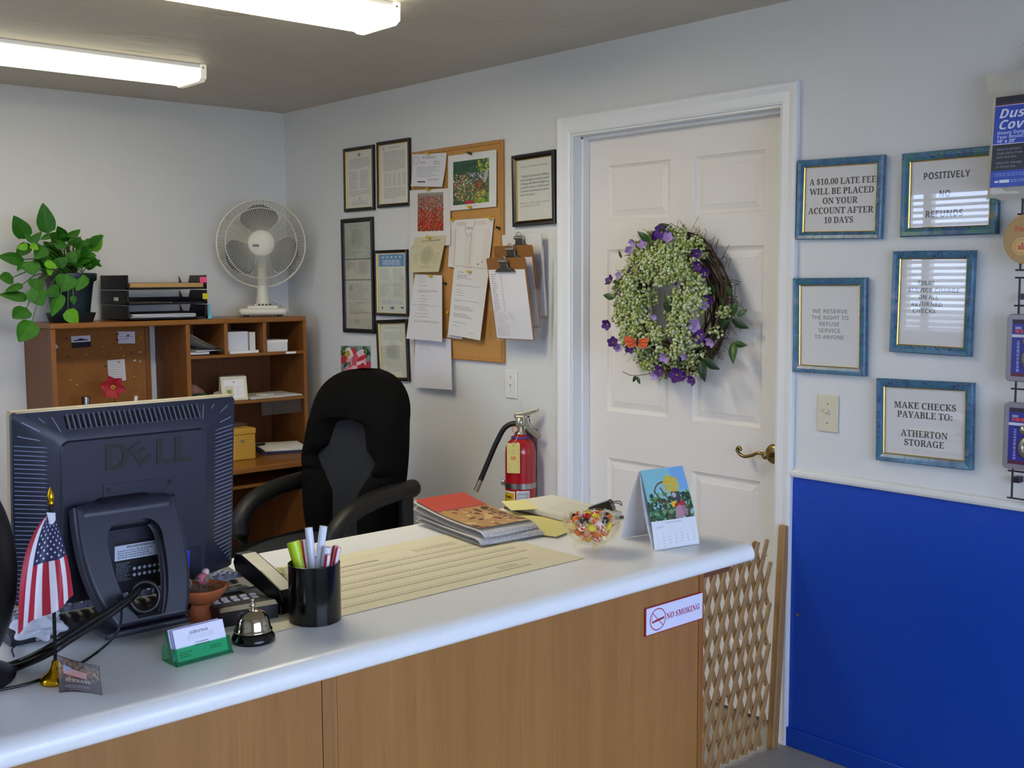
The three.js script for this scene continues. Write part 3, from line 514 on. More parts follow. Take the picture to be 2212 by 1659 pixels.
  for (let k = 0; k < 5; k++) { const a = k * 1.2566 + .2; const leg = part('base_leg', turn(bx(.05, .035, .30, 0, .10, .16, .012), 0, a), pl, ch); part('caster', turn(cyl(.028, .028, .04, 0, .0285, 0, 16).rotateZ(Math.PI / 2).translate(0, .0, .29), 0, a), pl, leg); }
}
// ---------- framed papers on the door wall ----------
function prof(pf, w, h) {       // mitred frame: pf = [inset, z] from outside to inside; four rails
  const c = (i) => [[-w / 2 + i, -h / 2 + i], [w / 2 - i, -h / 2 + i], [w / 2 - i, h / 2 - i], [-w / 2 + i, h / 2 - i]];
  const out = [];
  for (let e = 0; e < 4; e++) {
    const pos = [], f = (e + 1) % 4;
    for (let k = 0; k < pf.length - 1; k++) { const A = c(pf[k][0]), B = c(pf[k + 1][0]), za = pf[k][1], zb = pf[k + 1][1]; const p = [...A[e], za], q = [...A[f], za], r = [...B[f], zb], s = [...B[e], zb]; pos.push(...p, ...q, ...r, ...p, ...r, ...s); }
    const g = new THREE.BufferGeometry(); g.setAttribute('position', new THREE.Float32BufferAttribute(pos, 3)); g.computeVertexNormals(); out.push(g);
  }
  return out;
}
function placeQuad(q, z) {    // photo corners TL TR BR BL of a thing flat on the wall -> centre, size, tilt
  const p = q.map(([a, b]) => on('z', z, a, b)), c = p.reduce((s, v) => s.add(v), V(0, 0, 0)).multiplyScalar(.25);
  const top = p[1].clone().sub(p[0]), bot = p[2].clone().sub(p[3]), lf = p[0].clone().sub(p[3]), rt = p[1].clone().sub(p[2]);
  return { c, w: (top.length() + bot.length()) / 2, h: (lf.length() + rt.length()) / 2, rot: (Math.atan2(top.y, top.x) + Math.atan2(bot.y, bot.x)) / 2 };
}
function wallFrame(q, label, rail, lip, art, fw = .014, dep = .016, group = 'black framed papers', lean = .0) {
  const { c, w, h, rot } = placeQuad(q, dep), t = thing('picture_frame', label, 'picture frame', [c.x, c.y, .001 + lean * h / 2], 0, group);
  t.rotation.z = rot; t.rotation.x = lean;
  for (const g of prof([[0, 0], [0, dep * .8], [fw * .15, dep], [fw * .6, dep * .92], [fw, dep * .7], [fw, dep * .45]], w, h)) part('frame_rail', g, rail, t, 'y');
  for (const g of prof([[fw - .0005, dep * .62], [fw + .001, dep * .7], [fw + .003, dep * .6], [fw + .0035, dep * .38]], w, h)) part('gold_lip', g, lip, t);
  part('print', flat(w - 2 * fw - .003, h - 2 * fw - .003).translate(0, 0, dep * .36), art, t);
  part('backing', bx(w - .004, h - .004, dep * .3, 0, 0, dep * .16), mat(0x6b5a44, .9), t);
  part('glass', bx(w - 2 * fw - .004, h - 2 * fw - .004, .0012, 0, 0, dep * .5), glassMat(0xffffff, .01), t);
  return t;
}
function words(x, x0, y, w, lh, n, col, o = {}) {     // unreadable small print: rows of word strokes
  x.fillStyle = col; for (let r = 0; r < n; r++) { let cx = x0 + (o.ind && r === 0 ? o.ind : 0); const end = x0 + (r === n - 1 && o.last ? w * o.last : w * (o.jag ? rr(1 - o.jag, 1) : 1)); while (cx < end) { const ww = Math.min(end - cx, rr(6, 26) * (o.k ?? 1)); x.fillRect(cx, y + r * lh, ww, lh * (o.t ?? .38)); cx += ww + 5 * (o.k ?? 1); } }
}
const paperArt = (w, h, draw, bg = '#dedcd0', rough = .8) => mat(0xffffff, rough, { two: true, map: canvasTex(w, h, (x, a, b) => { x.fillStyle = bg; x.fillRect(0, 0, a, b); draw(x, a, b); }) });
const goldLip = mat(0xc9a24a, .3, { metalness: .9, two: true }), blackRail = mat(0x0d0d10, .3, { two: true });
seed(101);
const ink = 'rgba(70,68,72,.55)';
wallFrame([[742, 321.5], [804.5, 312], [805.7, 453.6], [741.6, 458.4]], 'thin black frame holding a two column notice, beside the taller listing frame', blackRail, goldLip,
  paperArt(300, 460, (x) => { x.fillStyle = ink; x.fillRect(135, 22, 30, 26); words(x, 30, 66, 240, 9, 9, ink, { last: .6 }); for (const a of [30, 160]) words(x, a, 165, 110, 9, 16, ink, { jag: .3 }); words(x, 30, 320, 240, 9, 5, ink, { last: .5 }); x.fillRect(145, 372, 12, 22); words(x, 60, 404, 180, 9, 4, ink); }));
wallFrame([[813.7, 307.7], [883, 296.4], [882.4, 445], [813.2, 449.5]], 'thin black frame holding a licence listing, next to the cork board', blackRail, goldLip,
  paperArt(300, 460, (x) => { x.fillStyle = ink; x.fillRect(36, 20, 8, 22); words(x, 90, 20, 120, 9, 2, ink); words(x, 40, 56, 230, 9, 17, ink, { last: .7 }); for (const a of [46, 90, 140, 190, 240]) words(x, a, 226, 30, 7, 14, ink, { k: .6 }); words(x, 40, 340, 230, 9, 9, ink, { last: .6 }); }));
const seal = (x, cx, cy, rx, ry, col) => { x.strokeStyle = col; x.fillStyle = col; x.lineWidth = 2; for (const k of [1, .92, .62]) { x.beginPath(); x.ellipse(cx, cy, rx * k, ry * k, 0, 0, 7); x.stroke(); } for (let i = 0; i < 40; i++) { const a = i / 40 * 6.283; x.beginPath(); x.moveTo(cx + Math.cos(a) * rx * .64, cy + Math.sin(a) * ry * .64); x.lineTo(cx + Math.cos(a) * rx * .9, cy + Math.sin(a) * ry * .9); x.stroke(); } x.globalAlpha = .35; x.beginPath(); x.ellipse(cx, cy, rx * .6, ry * .6, 0, 0, 7); x.fill(); x.globalAlpha = 1; };
wallFrame([[735.8, 473.6], [802.8, 468], [806.4, 721], [739.9, 718]], 'tall heavy black frame holding three stacked certificates', blackRail, blackRail,
  paperArt(280, 880, (x) => { x.fillStyle = '#aeb3a4'; x.fillRect(0, 0, 280, 300); seal(x, 140, 140, 62, 80, 'rgba(60,66,70,.55)'); words(x, 95, 30, 90, 9, 1, ink); words(x, 90, 240, 100, 9, 2, ink); x.fillStyle = '#33322f'; x.fillRect(0, 300, 280, 7); x.fillRect(0, 470, 280, 7); words(x, 20, 322, 100, 9, 7, ink, { jag: .4 }); words(x, 150, 322, 110, 9, 12, ink, { jag: .5 }); words(x, 30, 505, 220, 10, 14, ink, { jag: .4 }); seal(x, 60, 540, 16, 18, 'rgba(60,60,66,.5)'); words(x, 40, 660, 200, 10, 10, ink, { jag: .5 }); words(x, 90, 800, 60, 10, 4, ink); }, '#c3bfae'), .017);
wallFrame([[808.4, 541], [877, 538.7], [878.8, 684], [809.2, 682]], 'thin black frame holding a blue headed labour law poster', blackRail, goldLip,
  paperArt(300, 640, (x) => { x.fillStyle = '#4d83b8'; x.fillRect(16, 16, 268, 128); x.fillStyle = 'rgba(220,232,240,.75)'; for (let i = 0; i < 5; i++) { x.beginPath(); x.arc(62 + i * 44, 46, 11, 0, 7); x.fill(); } words(x, 60, 76, 180, 15, 4, 'rgba(225,235,242,.85)', { t: .55, k: 1.4 }); for (const a of [24, 165]) { words(x, a, 165, 115, 10, 13, 'rgba(90,110,135,.5)', { jag: .3 }); words(x, a, 320, 115, 10, 15, 'rgba(90,105,120,.5)', { jag: .4 }); } words(x, 40, 500, 220, 10, 5, 'rgba(80,120,165,.6)'); x.fillStyle = '#47719c'; x.fillRect(40, 570, 14, 26); x.fillRect(130, 570, 14, 26); x.fillRect(150, 568, 18, 30); x.fillRect(240, 570, 30, 16); }, '#d9dbcb'), .0115);
wallFrame([[811, 692], [876.4, 688.9], [882.8, 825], [816.5, 822]], 'black frame holding a bonded licence with a faint seal, above the chair', blackRail, goldLip,
  paperArt(300, 560, (x) => { seal(x, 150, 280, 70, 96, 'rgba(90,104,120,.45)'); words(x, 70, 40, 170, 10, 2, ink); words(x, 45, 92, 215, 11, 8, 'rgba(80,80,84,.4)', { jag: .3 }); words(x, 70, 230, 160, 11, 12, 'rgba(80,80,84,.4)', { jag: .4 }); words(x, 60, 430, 190, 11, 7, 'rgba(80,80,84,.4)', { jag: .3 }); }, '#d2d2bf'), .0155);
wallFrame([[1103.4, 337], [1195.8, 322], [1198, 483], [1106.6, 490.5]], 'heavy black frame holding a printed notice about stored articles, beside the door casing', blackRail, goldLip,
  paperArt(420, 640, (x) => {
    x.fillStyle = '#4a484c'; x.font = '23px serif'; x.textAlign = 'center'; x.fillText('W.R.U. POSTING OF NOTICE', 208, 84);
    const just = (s, y, f = 'bold 32px serif') => { x.font = f; const ws = s.split(' '), tw = ws.reduce((a, q) => a + x.measureText(q).width, 0), gap = (340 - tw) / (ws.length - 1); let cx = 40; x.textAlign = 'left'; for (const q of ws) { x.fillText(q, cx, y); cx += x.measureText(q).width + gap; } };
    just('"All articles stored by a', 186); just('rental agreement and', 224); just('charges not having been', 262); just('paid for 30 days will be sold', 300, 'bold 27px serif'); just('or otherwise disposed of to', 338, 'bold 28px serif'); x.fillText('pay charges."', 40, 376);
    just('History: C. 1953, 38-8-1, enacted', 462, '22px serif'); x.fillText('by L. 1981, ch. 175, § 8', 40, 492);
  }, '#d2d3c8'), .019, .02);
// peony print taped to the wall
const petal = (x, cx, cy, rx, ry, a, c) => { x.fillStyle = c; x.beginPath(); x.ellipse(cx, cy, rx, ry, a, 0, 7); x.fill(); };
function quadSheet(name, label, cat, q, z, m, curl = () => 0, group, nu = 10, nv = 12) {
  const p = q.map(([a, b], i) => on('z', Array.isArray(z) ? z[i] : z, a, b));
  const c = p.reduce((s, v) => s.add(v), V(0, 0, 0)).multiplyScalar(.25);
  const o = one(name, sheet((u, v) => { const a = p[3].clone().lerp(p[2], u), b = p[0].clone().lerp(p[1], u), r = a.lerp(b, v).sub(c); r.z += curl(u, v); return r.toArray(); }, nu, nv), m, label, cat, group);
  o.position.copy(c); return o;
}
quadSheet('flower_print', 'glossy pink peony print on the wall behind the office chair', 'print', [[736, 747], [799.5, 747.5], [801, 822], [737, 820]], .004,
  paperArt(256, 300, (x) => { x.fillStyle = '#7f9a9c'; x.fillRect(0, 0, 256, 300); for (let i = 0; i < 40; i++) petal(x, rr(0, 256), rr(0, 300), 8, rr(20, 50), rr(-1, 1), ['#2e5a26', '#46783a', '#1e3f1c'][i % 3]); for (let i = 0; i < 46; i++) petal(x, 135 + rr(-70, 70), 140 + rr(-95, 110), rr(14, 34), rr(26, 54), rr(-1.4, 1.4), ['#e8a2ac', '#f0c2c6', '#d8606a', '#f4dcdc', '#c93a48'][i % 5]); petal(x, 25, 120, 26, 40, .3, '#c8384a'); petal(x, 60, 70, 22, 30, 0, '#c8a83a'); petal(x, 240, 170, 20, 40, 0, '#c83a58'); }, '#fff', .3));
// ---------- cork bulletin board and what is pinned to it ----------
const CB = { x0: 1.118, x1: 1.728, y0: 1.172, y1: 2.072 };
{
  const b = thing('bulletin_board', 'large cork bulletin board with oak edge on the door wall', 'bulletin board', [(CB.x0 + CB.x1) / 2, (CB.y0 + CB.y1) / 2, .001], 0);
  const w = CB.x1 - CB.x0, h = CB.y1 - CB.y0, oak = mat(0xffffff, .5, { map: oakTex([164, 112, 52], [204, 152, 86], [3, 1], 6), two: true });
  const corkLite = mat(0xffffff, .9, { map: dataTex(256, (x, y) => { const a = at2(nC, x, y), q = at2(nC, x * 2 + 50, y * 2); let k = mixc([176, 124, 62], [206, 156, 92], .3 + .5 * a); if (q > .8) k = mixc(k, [120, 78, 34], .5); return k; }, true, 7) });
  part('cork_sheet', bx(w - .02, h - .02, .008, 0, 0, .005), corkLite, b, 'y');
  for (const g of prof([[0, 0], [0, .012], [.003, .015], [.014, .013], [.017, .008]], w, h)) part('frame_rail', g, oak, b, 'y');
}
const Z0 = .016;
const hang = (k) => (u, v) => k * (1 - v) * (1 - v) * .045;
const curlLR = (k, s) => (u, v) => k * (1 - v) * .02 + s * Math.pow(s > 0 ? u : 1 - u, 3) * (1 - v) * .03 * Math.sign(s);
const GP = 'papers pinned to the cork board';
quadSheet('pinned_letter', 'white police style form with a shield pinned at the top of the cork board', 'letter', [[890.5, 333.5], [965, 330], [961, 404], [893.5, 403]], Z0, paperArt(320, 300, (x) => { x.strokeStyle = '#778'; x.lineWidth = 3; x.beginPath(); x.moveTo(12, 35); x.quadraticCurveTo(35, 20, 58, 35); x.quadraticCurveTo(60, 75, 35, 96); x.quadraticCurveTo(10, 75, 12, 35); x.stroke(); words(x, 95, 26, 130, 12, 2, '#778'); words(x, 70, 70, 60, 12, 2, ink); words(x, 205, 70, 60, 12, 3, ink); words(x, 45, 118, 230, 13, 8, 'rgba(90,90,120,.45)', { jag: .4 }); x.strokeStyle = '#667'; x.lineWidth = 2; x.beginPath(); x.moveTo(170, 240); for (let i = 0; i < 14; i++) x.lineTo(170 + i * 8, 236 + (i % 2 ? -12 : 10)); x.stroke(); x.fillStyle = '#555'; x.fillRect(62, 250, 80, 13); }, '#d9d8dc'), hang(.35), GP);
const tul = paperArt(256, 340, (x) => { x.fillStyle = '#d8d4d0'; x.fillRect(0, 0, 256, 340); x.fillStyle = '#8a9088'; x.fillRect(52, 20, 162, 230); for (let i = 0; i < 1100; i++) { const y = 34 + rr(0, 1) * 214, s = 1.5 + (y - 30) / 80; petal(x, 53 + rr(0, 160), y, s, s * 1.7, rr(-.3, .3), ['#a82414', '#c03a1c', '#8c1a12', '#3d5a2a', '#b8301a', '#d05a34', '#941e14'][i % 7]); } x.fillStyle = '#d8d4d0'; x.fillRect(0, 0, 52, 340); x.fillRect(214, 0, 42, 340); x.fillRect(0, 252, 256, 88); });
quadSheet('tulip_print', 'white bordered photo print of a red tulip field on the cork board', 'print', [[885, 411.5], [972, 406.5], [975, 530], [886, 532]], Z0 + .004, tul, hang(.12), GP);
quadSheet('garden_print', 'white bordered photo print of a flower garden on the cork board', 'print', [[968, 337], [1072.5, 323], [1073, 446], [968.5, 456]], Z0 + .002, paperArt(420, 500, (x) => {
  x.fillStyle = '#dcdcd8'; x.fillRect(0, 0, 420, 500); x.save(); x.beginPath(); x.rect(46, 62, 312, 392); x.clip(); x.fillStyle = '#31503a'; x.fillRect(46, 62, 312, 392);
  for (let i = 0; i < 500; i++) { const y = rr(62, 454), X = rr(46, 358); const c = y < 170 ? ['#23443c', '#2f5a3a', '#7a9438', '#a8b848'][(X > 260 ? 2 : 0) + (i & 1)] : y > 330 && X > 230 ? ['#7a9a28', '#98b02a', '#5c7c20'][i % 3] : ['#3c5a30', '#53743a', '#2a4628', '#6a8048'][i % 4]; petal(x, X, y, rr(4, 13), rr(6, 20), rr(-1, 1), c); }
  for (let i = 0; i < 330; i++) { const X = rr(50, 330), y = rr(180, 420); petal(x, X, y, rr(2, 6), rr(3, 9), rr(-1, 1), X > 240 && y > 250 && y < 350 ? ['#b02428', '#c83a3a', '#8c1c28'][i % 3] : X > 180 && y < 260 ? ['#8a8cc0', '#b4a8c8', '#c8c0d8'][i % 3] : ['#c8a070', '#d8c090', '#b86a5c', '#e0d8c8', '#a84a48'][i % 5]); }
  petal(x, 190, 440, 40, 20, 0, '#b01c30'); petal(x, 330, 220, 16, 60, .2, '#a8aaa8'); x.restore(); words(x, 165, 470, 90, 9, 1, ink);
}, '#fff', .35), hang(.05), GP);
const mapArt = paperArt(420, 520, (x) => { x.strokeStyle = 'rgba(190,90,90,.55)'; x.lineWidth = 2; for (let i = 0; i < 14; i++) { x.beginPath(); x.moveTo(70 + i * 6, 24); x.lineTo(70 + i * 6, 66); x.moveTo(250 + i * 8, 24); x.lineTo(250 + i * 8, 66); x.stroke(); } for (let i = 0; i < 26; i++) { const y = 110 + i * 15; x.beginPath(); x.moveTo(8, y); x.lineTo(60, y); x.moveTo(160, y + 40); x.lineTo(250, y + 40); x.moveTo(340, y); x.lineTo(400, y); x.stroke(); } x.strokeStyle = '#555'; x.lineWidth = 2.5; x.beginPath(); x.moveTo(62, 90); x.lineTo(62, 500); x.lineTo(400, 500); x.moveTo(220, 150); x.lineTo(220, 480); x.moveTo(240, 20); x.lineTo(240, 70); x.stroke(); x.beginPath(); x.moveTo(160, 40); x.quadraticCurveTo(145, 150, 190, 180); x.quadraticCurveTo(225, 150, 240, 60); x.stroke(); x.lineWidth = 3; x.beginPath(); x.moveTo(166, 95); for (let i = 0; i < 8; i++) x.lineTo(170 + i * 8, 95 + (i % 2 ? -12 : 10)); x.stroke(); x.fillStyle = '#555'; x.fillRect(305, 455, 14, 12); x.fillRect(345, 430, 10, 12); }, '#dcd9d2');
quadSheet('site_plan', 'hand marked storage site plan pinned to the cork board', 'plan', [[972, 476], [1067, 470], [1056, 586], [969.5, 576]], Z0 + .003, mapArt, hang(.1), GP);
const sealLetter = paperArt(320, 360, (x) => { x.fillStyle = '#5a5648'; x.font = 'italic bold 24px serif'; x.textAlign = 'center'; x.fillText('City of Kaysville', 168, 52); seal(x, 158, 190, 62, 92, 'rgba(70,66,60,.6)'); words(x, 40, 92, 40, 12, 1, 'rgba(80,75,60,.35)'); words(x, 30, 170, 60, 14, 6, 'rgba(80,75,60,.3)', { jag: .5 }); words(x, 225, 170, 70, 14, 8, 'rgba(80,75,60,.3)', { jag: .5 }); words(x, 110, 300, 110, 12, 2, 'rgba(80,75,60,.4)'); }, '#c9c09c');
quadSheet('seal_letter', 'cream certificate with a large oval seal pinned to the cork board', 'certificate', [[896, 513], [964, 508], [955, 587], [893, 588.5]], Z0 + .008, sealLetter, curlLR(.9, -.25), GP);
quadSheet('pinned_letter', 'long white letter curling off the cork board under the cream certificate', 'letter', [[896.5, 592], [955, 595], [969, 738], [885, 731]], Z0 + .010, paperArt(340, 640, (x) => { words(x, 60, 30, 90, 11, 5, 'rgba(90,90,100,.3)', { jag: .4 }); words(x, 60, 110, 110, 11, 1, ink); words(x, 60, 150, 230, 11, 3, ink, { last: .5 }); for (const y of [205, 235, 262, 290, 320, 345]) words(x, 90, y, 110, 11, 1, ink, { jag: .4 }); words(x, 20, 300, 280, 9, 1, ink); for (const y of [380, 410]) { words(x, 55, y, 40, 11, 1, ink); words(x, 105, y, 90, 11, 1, ink); } words(x, 55, 450, 250, 11, 2, ink); }, '#dad8d8'), curlLR(1, .5), GP);
quadSheet('pinned_letter', 'white letter with a bulleted list pinned below the site plan', 'letter', [[981, 576], [1056, 585], [1044, 735], [973, 722]], Z0 + .012, paperArt(340, 640, (x) => { words(x, 40, 40, 60, 12, 1, '#666'); words(x, 40, 66, 150, 10, 4, ink, { jag: .4 }); words(x, 40, 110, 20, 10, 1, ink); words(x, 40, 160, 230, 11, 2, ink, { last: .3 }); for (const y of [205, 230, 255]) words(x, 40, y, 80, 11, 1, ink, { jag: .4 }); words(x, 40, 300, 240, 11, 2, ink, { last: .2 }); words(x, 40, 360, 200, 13, 3, ink, { jag: .3 }); words(x, 40, 430, 190, 13, 3, ink, { jag: .3 }); words(x, 40, 510, 140, 12, 1, ink); words(x, 40, 540, 50, 12, 1, ink); words(x, 220, 590, 50, 10, 1, ink); }, '#dad8d6'), curlLR(.7, .12), GP);
quadSheet('pinned_letter', 'white sheet with a purple footer peeping out behind the bulleted letter', 'letter', [[975, 690], [1010, 692], [1000, 733], [968, 728]], Z0 + .007, paperArt(160, 120, (x) => { x.fillStyle = '#4a4a8c'; x.font = 'italic bold 22px serif'; words(x, 30, 88, 80, 18, 1, '#4a4a8c', { t: .6 }); }, '#d8d6da'), hang(.15), GP, 4, 4);
quadSheet('pinned_letter', 'blank lower white sheet hanging under the long curled letter', 'letter', [[897, 725], [974, 732], [976.5, 842], [894.5, 837]], [Z0, Z0 + .004, Z0 + .03, Z0 + .012], paperArt(320, 460, (x) => { words(x, 40, 30, 130, 10, 1, 'rgba(120,120,140,.35)'); words(x, 40, 55, 110, 10, 7, 'rgba(120,120,140,.3)', { jag: .3 }); words(x, 270, 440, 30, 7, 1, 'rgba(120,120,140,.4)'); }, '#dbd9de'), () => 0, GP);
const pin = (px, py, c, nm, z = Z0 + .008) => { const q = on('z', z, px, py); const o = one('push_pin', turn(lathe([[0, .017], [.0058, .0165], [.0058, .0145], [.0034, .012], [.0034, .006], [.0062, .003], [.0062, 0], [0, 0]], 12), Math.PI / 2 - .2), mat(c, .35), nm, 'pin', 'push pins on the bulletin board'); o.position.copy(q); return o; };
pin(926, 333, 0xd0b418, 'yellow push pin holding the shield form on the cork board'); pin(927, 410, 0xd0b418, 'yellow push pin at the top of the red tulip print'); pin(928, 513, 0xd0b418, 'yellow push pin holding the cream seal certificate', Z0 + .016); pin(932, 597, 0xd0b418, 'yellow push pin holding the long curled letter', Z0 + .014);
pin(1017, 332, 0x1c3a34, 'dark green push pin at the top of the garden print'); pin(1017, 448, 0xd0b418, 'yellow push pin at the foot of the garden print'); pin(979, 476, 0xd0b418, 'yellow push pin at the left corner of the site plan'); pin(1061, 472, 0xd0b418, 'yellow push pin at the right corner of the site plan'); pin(1016, 588, 0xd0b418, 'yellow push pin holding the bulleted letter', Z0 + .016); pin(972, 676, 0xd0b418, 'yellow push pin stuck in the cork between two letters', Z0 - .004); pin(1079, 493, 0x14141a, 'black tack in the right edge of the cork board', Z0 - .002); pin(964, 613, 0x14141a, 'black tack beside the long curled letter', Z0 - .004);
// ---------- clear wall file with clip boards ----------
{
  const f = thing('wall_file', 'clear three tier acrylic wall file beside the cork board', 'wall file', [1.74, 1.27, .002]), W_ = .272, cl = glassMat(0xffffff, .02);
  const tiers = [[.066, .1, 0, .206], [.034, .066, .05, .26], [0, .034, .092, .318]];
  tiers.forEach(([a, b, y0, y1], i) => {
    const s = shp([[0, y0], [W_, y0], [W_, y1]]); s.lineTo(W_ * .84, y1); s.bezierCurveTo(W_ * .8, y1 - .12, W_ * .2, y1 - .12, W_ * .16, y1); s.lineTo(0, y1); s.closePath();
    part('pocket_front', ext(i ? shp([[0, y0], [W_, y0], [W_, y1], [0, y1]]) : s, .002).translate(0, 0, b - .002), cl, f);
    for (const q of [0, W_ - .002]) part('pocket_side', box2(q, q + .002, y0, y1, a, b - .002), cl, f);
    part('pocket_floor', box2(0, W_, y0, y0 + .002, a, b - .002), cl, f);
  });
  const clip = (t, y, m, m2) => {
    part('clip', [ext(shp([[-.055, -.018], [.055, -.018], [.04, -.010], [.022, -.004], [.018, .02], [-.018, .02], [-.022, -.004], [-.04, -.010]]), .008, .003).translate(0, y, .003)], m2, t);
    part('clip_spring', [turn(cyl(.008, .008, .05, 0, 0, 0, 14), 0, 0, Math.PI / 2).translate(0, y + .022, .011)], m, t);
    part('hang_loop', [new THREE.TorusGeometry(.014, .0018, 6, 20, Math.PI).translate(0, y + .03, .012)], m, t);
  };
  const brown = mat(0x8a5a26, .5);
  const board = (label, m, y0, h, zb, lean, paperArtM, x = 1.872) => {
    const t = thing('clip_board', label, 'clipboard', [x, y0, zb]); t.rotation.x = lean;
    part('board', ext(rrect(.229, h, .012, 0, h / 2), .003).translate(0, 0, -.003), m, t);
    if (paperArtM) part('clipped_paper', [sheet((u, v) => [(u - .5) * .216, .004 + v * (h - .05), .0015 + .002 * Math.sin(u * 3)], 6, 6)], paperArtM, t);
    clip(t, h - .035, MT.steel, mat(0x6a6862, .35, { metalness: .9 }));
    return t;
  };
  board('front brown clipboard with a white list in the clear wall file', brown, 1.276, .325, .0775, .155, paperArt(300, 400, (x) => { for (let i = 0; i < 17; i++) { words(x, 16, 26 + i * 13, 50, 11, 1, ink, { jag: .5, k: .6 }); words(x, 96, 26 + i * 13, 10, 11, 1, ink); } words(x, 30, 250, 110, 11, 7, 'rgba(120,100,100,.3)', { jag: .6 }); words(x, 20, 330, 100, 12, 5, 'rgba(120,90,90,.35)'); }, '#dcdade'));
  board('second brown clipboard in the clear wall file behind the front one', brown, 1.326, .322, .042, .15, paperArt(300, 400, (x) => { words(x, 205, 20, 30, 12, 3, ink); }, '#dad9e2'));
  board('white clipboard at the back of the clear wall file', mat(0xd9d8d2, .5), 1.366, .325, .012, .10, null);
  one('spare_sheets', [mv(turn(bx(.21, .27, .004), .05), 1.88, 1.505, .024)], mat(0xdcdbe2, .8), 'white paper wad standing behind the white clipboard in the wall file', 'papers');
}
// ---------- switches ----------
function switchPlate(q, label, m) {
  const { c } = placeQuad(q, .005), t = thing('light_switch', label, 'light switch', [c.x, c.y, .001]);
  part('cover_plate', bx(.071, .115, .006, 0, 0, .003, .0028, 3), m, t);
  part('toggle_slot', bx(.010, .024, .001, 0, 0, .0062), mat(0xcfccc0, .5), t);
  part('toggle', turn(bx(.0075, .011, .016, 0, 0, .007, .002), -.45).translate(0, .003, .004), m, t);
  for (const y of [.03, -.03]) part('screw', turn(cyl(.0028, .0028, .001, 0, 0, 0, 10), Math.PI / 2).translate(0, y, .0062), MT.steel, t);
}
switchPlate([[1090, 799], [1118, 799], [1118, 861], [1090, 861]], 'white light switch on the wall above the fire extinguisher', mat(0xe6e5df, .35));
switchPlate([[1767, 852], [1811, 855], [1809, 934], [1766, 931]], 'ivory light switch on the wall above the blue wainscot', mat(0xd8d0b4, .35));
